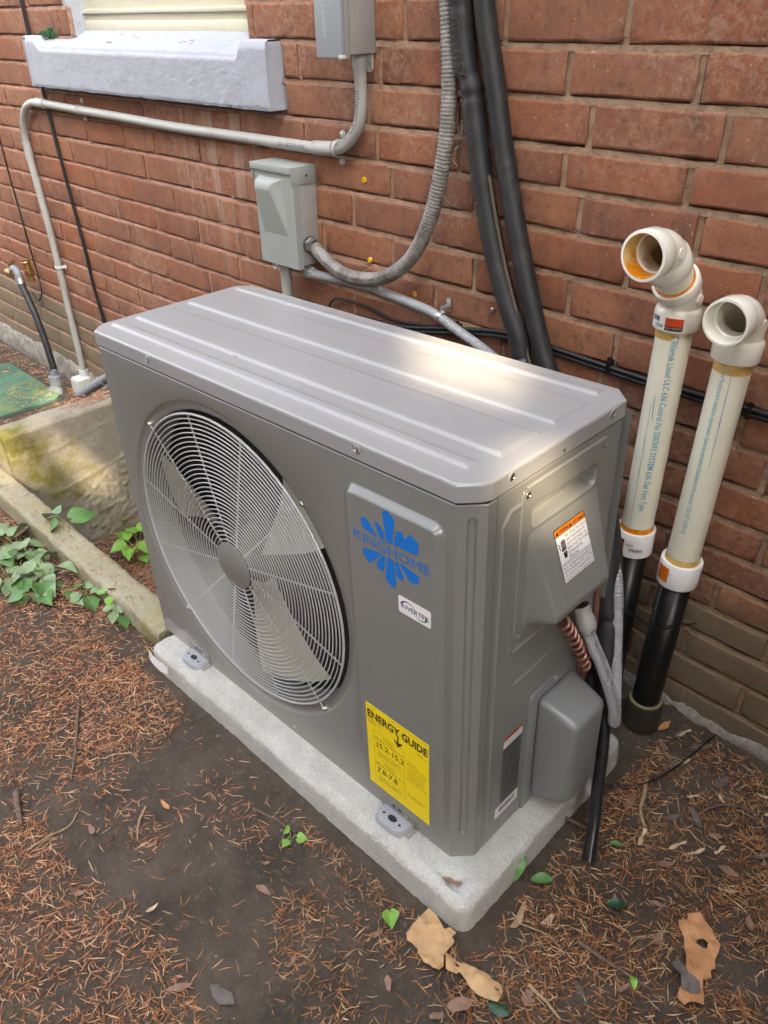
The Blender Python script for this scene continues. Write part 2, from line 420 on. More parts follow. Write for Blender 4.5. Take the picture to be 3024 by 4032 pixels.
def tag(o, label, cat, group=None, kind=None):
    o["label"] = label
    if cat: o["category"] = cat
    if group: o["group"] = group
    if kind: o["kind"] = kind
    return o
def empty(name, loc=(0, 0, 0)):
    o = bpy.data.objects.new(name, None); col.objects.link(o); o.location = loc; o.empty_display_size = 0.05
    return o
def lsp(a, b, n): return [a + (b - a) * i / (n - 1) for i in range(n)]
_tc = {}
def text2d(t, size=1.0, align='LEFT', shear=0.0, bold=0.0, space=1.0, line=1.0):
    key = (t, align, shear, bold, space, line)
    if key not in _tc:
        cu = bpy.data.curves.new("t", 'FONT'); cu.body = t; cu.size = 1.0; cu.align_x = align; cu.resolution_u = 2
        cu.shear = shear; cu.offset = bold; cu.space_character = space; cu.space_line = line; cu.fill_mode = 'BOTH'
        ob = bpy.data.objects.new("t", cu); col.objects.link(ob)
        dg = bpy.context.evaluated_depsgraph_get()
        me = bpy.data.meshes.new_from_object(ob.evaluated_get(dg))
        _tc[key] = ([v.co.copy() for v in me.vertices], [tuple(p.vertices) for p in me.polygons])
        bpy.data.objects.remove(ob); bpy.data.meshes.remove(me); bpy.data.curves.remove(cu)
    vs, fs = _tc[key]
    return [v * size for v in vs], fs
def flat_text(name, t, size, o, ux, uy, m, parent, wid=None, **kw):
    vs, fs = text2d(t, size, **kw)
    o, ux, uy = V(o), V(ux), V(uy); k = 1.0
    if wid:
        w = max(v.x for v in vs) - min(v.x for v in vs); k = wid / w
    mb = MB(); mb.add([o + ux * (v.x * k) + uy * v.y for v in vs], fs)
    return mb.build(name, m, parent, smooth=False, recalc=False)
def tube_text(name, t, size, path, s0, face, r, m, parent, rev=False, k=1.0, **kw):
    vs, fs = text2d(t, size, **kw); mb = MB(); out = []
    for v in vs:
        q = s0 + (-v.x * k if rev else v.x * k)
        p, tg = path.at(q)
        if rev: tg = -tg
        o = V(face); o = (o - tg * o.dot(tg)).normalized(); u = o.cross(tg)
        a = v.y / r
        out.append(p + (o * math.cos(a) + u * math.sin(a)) * (r + 0.0006))
    mb.add(out, fs)
    return mb.build(name, m, parent, smooth=False, recalc=False)

# ------------------------------------------------------------------ ground
def axis_pts(fine0, fine1, step, far):
    a = lsp(fine0, fine1, int((fine1 - fine0) / step) + 1)
    lo = []; d = step; x = fine0
    while x > -far: d *= 1.7; x -= d; lo.append(x)
    hi = []; d = step; x = fine1
    while x < far: d *= 1.7; x += d; hi.append(x)
    return lo[::-1] + a + hi
g = MB()
def gfn(x, y):
    z = gz(x, y) if (-4 < x < 2 and -2.2 < y < 0.8) else -0.075
    if -2 < x < 0.7 and -0.9 < y < 0.66:
        z += 0.0022 * noise.noise(V((x * 38, y * 38, 1))) + 0.0016 * noise.noise(V((x * 85, y * 85, 7))) + 0.0030 * max(0, noise.noise(V((x * 17, y * 17, 5))))
    return (x, y, z)
g.grid(axis_pts(-2.3, 0.8, 0.008, 120), axis_pts(-1.0, 0.70, 0.008, 120), gfn)
ground = g.build("ground", soil_m, angle=180, recalc=False)
ground["kind"] = "structure"; ground["label"] = "dark damp garden soil under the dry needles"

# ------------------------------------------------------------------ brick wall
wall = empty("house_wall", (-1.2, WY, 0))
tag(wall, "weathered red brick house wall with olive washed lowest courses", "brick wall", kind="thing")
INV = Matrix.Translation((1.2, -WY, 0))
lv = [-0.21, -0.13, -0.055, 0.018, 0.100, 0.174, 0.245, 0.315, 0.385, 0.455, 0.532, 0.610, 0.6852, 0.7606, 0.8404, 0.9194, 0.9949, 1.0658, 1.1458, 1.2256, 1.305]
while lv[-1] < 2.5: lv.append(lv[-1] + 0.0785)
anch = {19: [-0.775, -0.522, -0.276, -0.03], 18: [-1.115, -0.848, -0.612, -0.378, -0.138, 0.11], 17: [-1.175, -0.888, -0.62, -0.322, -0.079],
        16: [-1.11, -0.863, -0.622, -0.369, -0.125], 15: [-2.258, -2.006, -1.826, -1.58, -1.33, -1.077, -0.818, -0.575, -0.325, -0.092],
        14: [-2.405, -2.152, -1.906, -1.65, -1.447, -1.20, -0.948, -0.70, -0.45, -0.212, 0.033],
        13: [-2.515, -2.272, -2.01, -1.761, -1.512, -1.28, -1.062, -0.815, -0.57, -0.329, -0.08],
        12: [-2.664, -2.412, -2.153, -1.895, -1.646, -1.406, -1.16, -0.92, -0.68, -0.44, -0.212, 0.04],
        11: [-2.327, -2.087, -1.826, -1.705, -1.457, -1.21, -0.96, -0.72, -0.48, -0.236, 0.055],
        10: [-2.644, -2.383, -2.125, -1.872, -1.626, -1.38, -1.13], 9: [-2.512, -2.255, -1.997, -1.742, -1.5], 8: [-0.10, 0.147], 7: [-0.03, 0.22],
        6: [0.087, 0.34], 5: [-0.04, 0.21], 4: [0.052, 0.30], 3: [0.191, -0.06], 2: [0.08, 0.33]}
bvar = []
for q in range(10):
    rr = random.Random(100 + q); b = MB(); nx, nz = 13, 5
    # unit brick: 1 x 1 face, front at y = 0, body behind it
    def bp(i, k, inset, y):
        x = -0.5 + i / (nx - 1); z = (-0.5, -0.42, 0.0, 0.43, 0.5)[k]
        return [x * (1 - inset * 0.007), y, z * (1 - inset * 0.026)]
    front = []
    for k in range(nz):
        for i in range(nx):
            e = (i in (0, nx - 1)) or (k in (0, nz - 1))
            p = bp(i, k, 1.0, rr.uniform(-0.0005, 0.0005))
            if e:
                p[1] += abs(rr.gauss(0, 0.0005)) + (0.0035 if rr.random() < 0.10 and k == 0 else 0)
                if i in (0, nx - 1): p[0] *= 1 - abs(rr.gauss(0, 0.008))
                if k in (0, nz - 1): p[2] *= 1 - abs(rr.gauss(0, 0.018)) - (0.08 if rr.random() < 0.04 else 0)
            if i in (0, nx - 1) and k in (0, nz - 1): p[1] += rr.uniform(0.000, 0.003); p[0] *= 0.990; p[2] *= 0.95
            front.append(p)
    fs = [(k * nx + i, k * nx + i + 1, (k + 1) * nx + i + 1, (k + 1) * nx + i) for k in range(nz - 1) for i in range(nx - 1)]
    loop = [i for i in range(nx)] + [k * nx + nx - 1 for k in range(1, nz)] + [(nz - 1) * nx + i for i in range(nx - 2, -1, -1)] + [k * nx for k in range(nz - 2, 0, -1)]
    vs = list(front); n0 = len(vs); nl = len(loop)
    for depth, sc_ in ((0.0020, 1.0), (0.030, 1.0)):
        for i in loop:
            p = front[i]; ix, kz = i % nx, i // nx
            t = bp(ix, kz, 0.0, depth)
            vs.append([t[0] * sc_ * (0.99 if depth < .01 else 1) * (1 - (0.006 * rr.random() if depth < .01 else 0)), depth, t[2] * (1 - (0.03 * rr.random() if depth < .01 else 0))])
    for k in range(nl):
        k2 = (k + 1) % nl
        fs.append((loop[k2], loop[k], n0 + k, n0 + k2)); fs.append((n0 + k2, n0 + k, n0 + nl + k, n0 + nl + k2))
    b.add(vs, fs)
    o = b.build("brick", brick_m, angle=24); bvar.append(o.data); bpy.data.objects.remove(o)
def seen(x, z):
    p = V((x, WY, z)) - cam.matrix_world.translation
    q = cam.matrix_world.to_3x3().transposed() @ p
    if q.z > -0.1: return 0
    px, py = 0.5 + 3066 / 3024 * q.x / -q.z, 0.5 + 3066 / 4032 * q.y / -q.z
    if not (-0.04 < px < 1.04 and -0.04 < py < 1.04): return 0
    if -0.93 < x < -0.07 and z < 0.55: return 0
    return 1 / -q.z
SILL = (-2.51, -1.18, 1.078, 1.235); WIN = (-2.228, -1.306, 1.235, 2.4)
bricks = []
for r_ in range(len(lv) - 1):
    z0, z1 = lv[r_], lv[r_ + 1]
    a = sorted(anch.get(r_, [])); 
    if not a: a = [-1.0 + (0.125 if r_ % 2 else 0.0) + rnd.uniform(-.02, .02)]
    while a[0] > -4.6: a.insert(0, a[0] - (0.25 + rnd.uniform(-.008, .008) if rnd.random() > .06 else 0.125))
    while a[-1] < 1.6: a.append(a[-1] + (0.25 + rnd.uniform(-.008, .008) if rnd.random() > .06 else 0.125))
    out = []
    for x0, x1 in zip(a, a[1:]):
        while x1 - x0 > 0.34: out.append((x0, x0 + 0.25)); x0 += 0.25
        out.append((x0, x1))
    for x0, x1 in out:
        for (sx0, sx1, sz0, sz1) in (SILL, WIN):
            if z1 > sz0 + 0.02 and z0 < sz1 - 0.02 and x1 > sx0 and x0 < sx1:
                if x0 < sx0 - 0.03: x1 = sx0 - 0.004
                elif x1 > sx1 + 0.03: x0 = sx1 + 0.004
                else: x0 = None; break
        if x0 is None or x1 - x0 < 0.025: continue
        bricks.append((seen((x0 + x1) / 2, (z0 + z1) / 2), x0, x1, z0, z1))
bricks.sort(key=lambda t: -t[0])
rest = MB()
for k, (s_, x0, x1, z0, z1) in enumerate(bricks):
    jx = rnd.uniform(0.008, 0.012) if x0 > -1.3 else rnd.uniform(0.006, 0.009); jz = rnd.uniform(0.0095, 0.0125) if x0 > -1.3 else rnd.uniform(0.0075, 0.010)
    me = bvar[rnd.randrange(10)]
    mx = Matrix.Translation(((x0 + x1) / 2, WY + rnd.uniform(-0.0015, 0.0018), (z0 + z1) / 2 + rnd.uniform(-.001, .001))) @ \
        Matrix.Rotation(rnd.gauss(0, 0.006), 4, 'X') @ Matrix.Rotation(rnd.gauss(0, 0.005), 4, 'Z') @ Matrix.Rotation(rnd.gauss(0, 0.004), 4, 'Y') @ \
        Matrix.Diagonal((x1 - x0 - jx, 1, z1 - z0 - jz, 1))
    if k < 300 and s_ > 0:
        o = bpy.data.objects.new("brick", me); col.objects.link(o); o.parent = wall; o.matrix_basis = INV @ mx
    else:
        rest.add([mx @ v.co for v in me.vertices], [tuple(p.vertices) for p in me.polygons])
o = rest.build("bricks_beyond", brick_m, wall, angle=50, recalc=False); o.matrix_basis = INV; o["kind"] = "stuff"
m = MB()
us = lsp(-4.6, -2.2281, 60) + lsp(-2.2, -1.32, 30) + lsp(-1.3059, 1.6, 80)
back = lambda u, z: (u, WY + 0.0165, z)
m.grid(us, [-0.25, 1.19], back); m.grid([u for u in us if u < -2.2279], [1.19, 2.6], back); m.grid([u for u in us if u > -1.306], [1.19, 2.6], back)
def nz3(a, b, c): return noise.noise(V((a, b, c)))
for r_ in range(1, len(lv) - 1):        # bed joints: a thin open crack under the upper brick, then the tooled face
    zc = lv[r_]
    for (xa, xb) in (((-4.6, -2.228), (-1.306, 1.6)) if zc > 1.20 else ((-4.6, 1.6),)):
        nseg = int((xb - xa) / (0.006 if zc < 1.4 else 0.03)); uu = lsp(xa, xb, nseg)
        tb = []
        for u in uu:
            w = 1.0 if u > -1.3 else 0.8
            gap = max(0.0, 0.0016 + 0.0022 * nz3(u * 9, zc * 40, 1) + 0.0014 * nz3(u * 60, zc * 40, 2)) * w
            f = 0.0034 + 0.0020 * nz3(u * 14, zc * 50, 3) + 0.0016 * nz3(u * 55, zc * 50, 4)
            zt = zc + 0.0050 * w + 0.0008 * nz3(u * 30, zc * 9, 8)
            tb += [(u, WY + 0.0150, zt - gap + 0.0006), (u, WY + f + 0.0006, zt - gap), (u, WY + f + 0.0012 * nz3(u * 90, zc * 70, 6), zc), (u, WY + f * 0.55, zc - 0.0085)]
        m.add(tb, [(4 * i + k, 4 * i + 4 + k, 4 * i + 5 + k, 4 * i + 1 + k) for i in range(nseg - 1) for k in (0, 1, 2)])
for (s_, x0, x1, z0, z1) in bricks:     # perpends beside each brick
    if z0 > 1.9: continue
    n = 9; tb = []
    for i in range(n):
        z = z0 + 0.002 + (z1 - z0 - 0.004) * i / (n - 1)
        f = 0.0036 + 0.0022 * nz3(x1 * 30, z * 40, 3) + 0.0014 * nz3(x1 * 30, z * 160, 7); e_ = 0.0058 + 0.0012 * nz3(x1 * 10, z * 90, 5)
        tb += [(x1 - 0.010, WY + f + .001, z), (x1 - e_ * .2, WY + f, z), (x1 + 0.0045, WY + f + 0.0004, z), (x1 + 0.0055, WY + 0.015, z)]
    m.add(tb, [(4 * i + k, 4 * i + 1 + k, 4 * i + 5 + k, 4 * i + 4 + k) for i in range(n - 1) for k in (0, 1, 2)])
o = m.build("mortar", mortar_m, wall, angle=50, recalc=False); o.matrix_basis = INV
# crumbling parged footing at the foot of the wall
m = MB()
def pf(u, t):
    a = t * math.pi / 2
    n = noise.noise(V((u * 22, t * 3, 0))) ; n2 = noise.noise(V((u * 60, t * 6, 2)))
    d = 0.022 + 0.010 * n + 0.005 * n2
    return (u, WY + 0.012 - (d + 0.012) * math.sin(a) ** 0.7, -0.028 + 0.012 * n + 0.004 * n2 - 0.10 * (1 - math.cos(a)))
m.grid(lsp(-4.5, 1.5, 520), lsp(0, 1, 9), pf)
o = m.build("footing", parge_m, wall, angle=60); o.matrix_basis = INV
o["label"] = "crumbling grey parged footing"

# window: painted stone sill, jamb reveal and cream frame
win = empty("window", (-1.84, WY, 1.23)); tag(win, "cream framed window with a thick pale blue painted stone sill", "window", kind="thing")
WI = Matrix.Translation((1.84, -WY, -1.23))
def wpart(mb, name, mt, **kw):
    o = mb.build(name, mt, win, **kw); o.matrix_basis = WI; return o
def sill_top(x, y):
    t = (y - 0.617) / 0.10
    z = 1.199 + 0.044 * max(0, min(1, t))
    lug = max(smooth01((x + 1.305) / 0.022), smooth01((-2.385 - x) / 0.05))
    return max(z, z + (1.2285 - z) * lug) if t < 0.62 else z
m = MB()
xs = lsp(-2.506, -1.183, 150)
def sfront(x, z):
    n = 0.0012 * noise.noise(V((x * 30, 0, z * 3))) + 0.0012 * noise.noise(V((x * 110, 0, z * 15)))
    ribs = 0.0010 * math.sin(x * 2 * math.pi / 0.0062) if x > -1.29 else 0
    if -2.506 + 1e-6 < x: pass
    zt = sill_top(x, 0.617) - 0.006
    zz = 1.081 + (zt - 1.081) * z
    edge = 0.006 * (1 - smooth01(z / 0.05)) * (0.6 + noise.noise(V((x * 50, 3, 0)))) + 0.006 * smooth01((z - 0.93) / 0.07)
    edge += 0.012 * (1 - smooth01((x + 2.506) / 0.02))
    return (x, 0.617 + n + ribs + edge, zz + (0.004 * noise.noise(V((x * 30, 8, 0))) if z == 0 else 0))
m.grid(xs, lsp(0, 1, 26), sfront)
def stop(x, t):
    y = 0.617 + t * 0.115
    z = sill_top(x, y) - (0.006 * (1 - smooth01(t / 0.12)))
    return (x, y + (0.006 * (1 - smooth01(t / .10)) if t == 0 else 0), z + 0.0010 * noise.noise(V((x * 40, y * 40, 3))))
m.grid(xs, lsp(0, 1, 14), stop)
for x, fl in ((-1.183, 0), (-2.506, 1)):
    def send(y, t):
        zt = sill_top(x, y) - 0.004; n = 0.0016 * noise.noise(V((2, y * 70, t * 9)))
        return (x + n, y, 1.081 + (zt - 1.081) * t)
    m.grid(lsp(0.619, 0.70, 10), lsp(0, 1, 14), send, flip=bool(fl))
m.grid(lsp(-2.506, -1.183, 60), [0.617, 0.69], lambda x, y: (x, y, 1.081 + (0.003 * noise.noise(V((x * 30, 8, 0))))))
wpart(m, "sill", sillm, angle=60, recalc=False)
m = MB().box(-2.2600, -2.2280, 0.664, 0.80, 1.226, 2.4)
wpart(m, "jamb", jambm, bevel=0.004)
m = MB()     # cream bottom rail with its steps, looking like stacked mouldings
for (y0, z0, z1) in ((0.712, 1.236, 1.2665), (0.719, 1.262, 1.284), (0.710, 1.2845, 1.296), (0.722, 1.292, 1.345), (0.716, 1.345, 1.362), (0.728, 1.36, 2.4)):
    m.box(-2.2275, -1.20, y0, 0.78, z0, z1)
wpart(m, "bottom_rail", cream, bevel=0.0025)
m = MB().box(-2.13, -1.20, 0.7255, 0.727, 1.43, 2.3); wpart(m, "pane", glassd, smooth=False)
m = MB().box(-1.3058, -1.2, 0.70, 0.74, 1.22, 2.4); wpart(m, "reveal", brick_m)

# small toy on the sill
toy = empty("toy_boat", (-2.36, 0.665, 1.222)); toy.rotation_euler = (0, 0, R(14)); tag(toy, "little dark green toy boat left on the window sill", "toy")
m = MB(); m.hexa([(-.045, -.014, .004), (-.055, -.016, .019), (-.045, .014, .004), (-.055, .016, .019), (.036, -.008, .004), (.058, -.006, .020), (.036, .008, .004), (.058, .006, .020)])
m.build("hull", toy_m, toy, bevel=0.002)
MB().box(-.018, .016, -.010, .010, .0195, .030).build("cabin", toy_m, toy, bevel=0.002)
MB().tube([(.016, 0, .026), (.034, 0, .028)], 0.002, 8).build("mast", toy_m, toy)
for x in (-.034, -.012, .01, .030):
    MB().lathe([(0.0001, .002), (.006, .002), (.006, 0)], (x, -.0125, .006), (0, -1, 0), 12).build("wheel", toy_m, toy)

# ------------------------------------------------------------------ concrete pad under the heat pump
pad = None
def pad_mesh():
    m = MB(); X0, X1, Y0, Y1, zt, zb = -0.948, 0.056, -0.064, 0.46, 0.0, -0.095
    r = 0.024
    def prof(d):   # d: distance travelled from the middle outwards at the border, returns (inset, z)
        pass
    nx, ny = 150, 84
    xs = lsp(X0 + r, X1 - r, nx); ys = lsp(Y0 + r, Y1 - r, ny)
    def top(x, y):
        return (x, y, zt + dz(x, y))
    def dz(x, y):
        n = 0.0011 * noise.noise(V((x * 60, y * 60, 0))) + 0.0007 * noise.noise(V((x * 170, y * 170, 4)))
        tri = 0.0        # cast corner pocket
        ax, ay = x + 0.024, y + 0.040
        px, py = x - 0.006, y + 0.030
        T = [(-.030, -.036), (.020, -.046), (.020, -.010)]; dd = -1
        for i in range(3):
            (x0, y0), (x1, y1) = T[i], T[(i + 1) % 3]; l = math.hypot(x1 - x0, y1 - y0)
            dd = max(dd, ((x - x0) * (y1 - y0) - (y - y0) * (x1 - x0)) / l)
        tri = smooth01((0.001 - dd) / 0.005)
        return n - 0.020 * tri
    m.grid(xs, ys, top)
    # rolled edge and sides, walked round the outline
    loop = [(x, Y0 + r, 0, -1) for x in xs] + [(X1 - r, y, 1, 0) for y in ys] + [(x, Y1 - r, 0, 1) for x in xs[::-1]] + [(X0 + r, y, -1, 0) for y in ys[::-1]]
    pts = []
    L = []
    for i, (x, y, nx_, ny_) in enumerate(loop):
        L.append((x, y, nx_, ny_))
        nxt = loop[(i + 1) % len(loop)]
        if (nxt[2], nxt[3]) != (nx_, ny_):
            for q in (0.25, 0.5, 0.75):
                a = math.atan2(ny_, nx_) + q * math.pi / 2
                L.append((x, y, math.cos(a), math.sin(a)))
    rows = [(r * math.sin(a), -r * 0.8 * (1 - math.cos(a))) for a in lsp(0, math.pi / 2, 7)] + [(r * 1.05, -0.05), (r * 1.12, -0.075), (r * 1.2, zb)]
    vs = []; fs = []
    for j, (o_, z) in enumerate(rows):
        for (x, y, a, b) in L:
            n = 0.0016 * noise.noise(V((x * 70, y * 70, z * 70))) + 0.0016 * noise.noise(V((x * 160, y * 160, z * 160)))
            k = min(1, j / 2)
            vs.append((x + a * (o_ + n * k), y + b * (o_ + n * k), z + (dz(x, y) if j == 0 else n * (1 - j / len(rows)))))
    nl = len(L)
    for j in range(len(rows) - 1):
        for i in range(nl):
            i2 = (i + 1) % nl
            fs.append((j * nl + i, j * nl + i2, (j + 1) * nl + i2, (j + 1) * nl + i))
    m.add(vs, fs)
    return m
pad = pad_mesh().build("concrete_pad", pad_m, angle=70)
pad.matrix_world = MAC.to_4x4()
tag(pad, "speckled light grey concrete pad under the heat pump", "concrete pad")
m = MB()
leafpts = [(-0.022, -0.032, 0.0), (-0.010, -0.026, 0.003), (0.002, -0.026, 0.004), (0.014, -0.018, 0.003), (0.012, -0.026, 0.0), (-0.002, -0.033, 0.001), (-0.014, -0.036, 0.0)]
m.add([(x, y, z - 0.012) for x, y, z in leafpts], [tuple(range(7))])
o = m.build("fallen_leaf", brown_leaf); o.matrix_world = MAC.to_4x4(); tag(o, "brown leaf lying in the corner pocket of the pad", "leaf")

# ------------------------------------------------------------------ mossy concrete fin wall and low kerb on the left
FXX, FTOP = -2.036, 0.117
fin = empty("concrete_wall", (FXX, 0.3, -0.4)); tag(fin, "moss stained low concrete wall between kerb and brick wall", "concrete wall", kind="thing")
FI = Matrix.Translation((-FXX, -0.3, 0.4))
m = MB()
def fface(y, z):
    n = 0.003 * noise.noise(V((y * 9, z * 14, 0))) + 0.0016 * noise.noise(V((y * 40, z * 40, 2)))
    b = 0.0016 * smooth01((math.sin(z * 2 * math.pi / 0.16 + y * 1.2 + 2 * noise.noise(V((y * 3, 0, 0)))) - 0.96) / 0.04)        # board marks left by the formwork
    rough = 0.005 * smooth01((-0.20 - z + 0.6 * (y - 0.25)) / 0.03) * (0.7 + noise.noise(V((y * 60, z * 60, 7))))
    return (FXX + n + b + rough - 0.016 * smooth01((z - FTOP + .014) / 0.014), y, z)
m.grid(lsp(0.040, 0.657, 110), lsp(-0.50, FTOP, 100), fface)
m.grid(lsp(0.040, 0.657, 110), lsp(FXX - .105, FXX - .0155, 9), lambda y, x: (x, y, FTOP + 0.005 * noise.noise(V((x * 14, y * 14, 0))) - 0.012 * smooth01((FXX - .085 - x) / 0.02)), flip=True)
m.grid(lsp(0.040, 0.657, 40), lsp(-0.50, FTOP - .011, 10), lambda y, z: (FXX - .105, y, z), flip=True)
m.grid(lsp(FXX - .105, FXX - .004, 4), lsp(-0.50, FTOP, 8), lambda x, z: (x, 0.040, z))
o = m.build("concrete_body", fin_m, fin, angle=60); o.matrix_basis = FI
m = MB()
KX0, KX1, KY0, KY1, KZ = -3.2, -0.985, -0.040, 0.042, -0.030
def kfn(x, t):       # t walks front foot, front top, back top, back foot
    n = 0.0022 * noise.noise(V((x * 18, t * 3, 0))) + 0.0020 * noise.noise(V((x * 55, t * 9, 2)))
    tbl = [(KY0 - 0.004, KZ - 0.10), (KY0, KZ - 0.006), (KY0 + 0.006, KZ), (KY1 - 0.008, KZ - 0.001), (KY1, KZ - 0.008), (KY1 + 0.004, KZ - 0.12)]
    i = min(4, int(t * 5)); f = t * 5 - i
    y = tbl[i][0] + (tbl[i + 1][0] - tbl[i][0]) * f; z = tbl[i][1] + (tbl[i + 1][1] - tbl[i][1]) * f
    e = smooth01((x - KX1 + 0.03) / 0.03)
    return (x + 0.01 * n, y + n * 1.4 + 0.012 * e * (0.5 + 4 * n), z + n - 0.012 * e + 0.010 * (x + 1.0) * 0.35)
m.grid(lsp(KX0, KX1, 330), lsp(0, 1, 31), kfn)
vs = [kfn(KX1, t) for t in lsp(0, 1, 31)]; m.add(vs, [tuple(range(31))])
kerb = m.build("concrete_kerb", curb_m, angle=70); tag(kerb, "narrow lichen covered concrete kerb strip ending at the heat pump", "kerb", kind="thing")

# ------------------------------------------------------------------ the heat pump
ac = empty("heat_pump"); ac.matrix_world = MAC.to_4x4()
tag(ac, "large grey outdoor heat pump unit with a round fan grille", "heat pump")
FX, FZ, FR = -0.595, 0.376, 0.344
m = MB()
# front panel: square-to-round part about the fan opening
HT = HB - 0.0052
x0, x1, z0, z1 = -1.0 + CH, -0.245, 0.0, HT
angs = sorted(set([2 * math.pi * i / 128 for i in range(128)] + [math.atan2(zc - FZ, xc - FX) % (2 * math.pi) for xc in (x0, x1) for zc in (z0, z1)]))
def rect_hit(a):
    c, s = math.cos(a), math.sin(a); t = 1e9
    if c > 1e-9: t = min(t, (x1 - FX) / c)
    if c < -1e-9: t = min(t, (x0 - FX) / c)
    if s > 1e-9: t = min(t, (z1 - FZ) / s)
    if s < -1e-9: t = min(t, (z0 - FZ) / s)
    return (FX + c * t, 0, FZ + s * t)
rings = [[rect_hit(a) for a in angs]]
for r, y in ((FR, 0.0), (FR - 0.0015, 0.0008), (FR - 0.004, 0.0045), (FR - 0.008, 0.0065), (0.330, 0.0075), (0.3245, 0.0085), (0.3215, 0.0105), (0.320, 0.014), (0.320, 0.065)):
    rings.append([(FX + r * math.cos(a), y, FZ + r * math.sin(a)) for a in angs])
na = len(angs); vs = [p for rg in rings for p in rg]; fs = []
for j in range(len(rings) - 1):
    for i in range(na):
        i2 = (i + 1) % na; fs.append((j * na + i, j * na + i2, (j + 1) * na + i2, (j + 1) * na + i))
m.add(vs, fs)
def rsd(x, z, ax, bx, az, bz, r):      # signed distance to a rounded rectangle
    cx, cz = (ax + bx) / 2, (az + bz) / 2; hx, hz = (bx - ax) / 2 - r, (bz - az) / 2 - r
    qx, qz = abs(x - cx) - hx, abs(z - cz) - hz
    return math.hypot(max(qx, 0), max(qz, 0)) + min(max(qx, qz), 0) - r
PP = 0.0125
def recess(x, z):          # the pressed label panel stands proud of the front
    d = rsd(x, z, -0.2400, -0.0465, 0.034, 0.7060, 0.020)
    return (x, -PP * smooth01(-d / 0.0105 * 0.96), z)
xs = sorted(set(lsp(-0.245, -0.226, 20) + lsp(-0.226, -0.075, 12) + lsp(-0.075, -CH, 36)))
zs = sorted(set(lsp(0, 0.03, 4) + lsp(0.03, 0.06, 20) + lsp(0.06, 0.66, 26) + lsp(0.66, 0.715, 40) + lsp(0.715, HT, 5)))
m.grid(xs, zs, recess)
# chamfered front right corner with its pressed groove, and the short return to the seam
def cham(t, z):
    w = 0.011; c = 0.0431
    s_ = (t - 0.52) * c
    zc = min(max(z, 0.071), 0.716)
    d = math.hypot(s_, z - zc)
    k = smooth01((0.0075 - d) / 0.004)
    n = 0.0042 * k
    return (-CH + CH * t - n * 0.707, CH * t + n * 0.707, z)
m.grid(lsp(0, 1, 42), sorted(set(lsp(0, 0.055, 4) + lsp(0.055, 0.085, 14) + lsp(0.085, 0.70, 12) + lsp(0.70, 0.73, 16) + [HT])), cham)
m.add([(0, CH, 0), (0, 0.0494, 0), (0, 0.0494, HT), (0, CH, HT)], [(0, 1, 2, 3)])
m.add([(-1 + CH, 0, 0), (-1, CH, 0), (-1, CH, HT), (-1 + CH, 0, HT)], [(3, 2, 1, 0)])
for (o_, i_, za, zb) in ((0.0, 0.0019, HT, HT + 0.0017),):     # rolled top edge that catches the light under the lid
    def ol(k): return [(-1 + CH, k), (-CH, k), (-k, CH), (-k, 0.0494)]
    m.add([(x, y, za) for x, y in ol(o_)] + [(x, y, zb) for x, y in ol(i_)], [(i, i + 1, i + 5, i + 4) for i in range(3)])
m.build("front_panel", paint, ac, angle=30, recalc=False)
m = MB(); m.grid(lsp(CH, D - CH, 6), [0, HT], lambda y, z: (-1.0, y, z)); m.grid(lsp(-1, 0, 6), [0, HB], lambda x, z: (x, D - 0.002, z))
m.add([(0, D - CH, 0), (-CH, D - .002, 0), (-CH, D - .002, HB), (0, D - CH, HB)], [(0, 1, 2, 3)])
m.build("rear_casing", paint, ac, smooth=False)
# right side panel with pressed ridges
def seg_d(y, z, a, b):
    ay, az = a; by, bz = b; vy, vz = by - ay, bz - az
    t = max(0, min(1, ((y - ay) * vy + (z - az) * vz) / max(1e-12, vy * vy + vz * vz)))
    return math.hypot(y - ay - t * vy, z - az - t * vz)
ridges = [((0.0665, 0.045), (0.0665, 0.690)), ((0.0665, 0.690), (0.082, 0.7075)), ((0.082, 0.7075), (0.104, 0.7075)), ((0.108, 0.434), (0.28, 0.434)), ((0.108, 0.434), (0.099, 0.447)), ((0.122, 0.359), (0.235, 0.362))]
def side(y, z):
    d = min(seg_d(y, z, a, b) for a, b in ridges)
    h = 0.0028 * smooth01((0.0058 - d) / 0.0050)
    p_ = rsd(y, z, 0.112, 0.318, 0.642, 0.712, 0.008)
    return (-0.0004 + h - 0.034 * smooth01(-p_ / 0.004), y, z)
m = MB(); ys = sorted(set(lsp(0.0508, 0.060, 3) + lsp(0.060, 0.12, 40) + lsp(0.12, 0.31, 30) + lsp(0.31, 0.325, 12) + lsp(0.325, D - CH, 8)))
m.grid(ys, sorted(set(lsp(0, 0.06, 8) + lsp(0.06, 0.34, 14) + lsp(0.34, 0.45, 56) + lsp(0.45, 0.635, 10) + lsp(0.635, 0.72, 50) + [HT])), side)
m.add([(-.0004, .0508, HT), (-.0004, D - CH, HT), (-.0022, D - CH, HT + .0016), (-.0022, .0508, HT + .0016)], [(0, 1, 2, 3)])
m.build("side_panel", paint, ac, angle=30, recalc=False)
MB().box(-0.990, -0.045, 0.07, D - 0.034, 0.004, HB - 0.012).build("coil_chamber", black_in, ac, smooth=False)
MB().box(-0.0035, -0.0015, 0.049, 0.052, 0, HB).build("seam", black_in, ac, smooth=False)
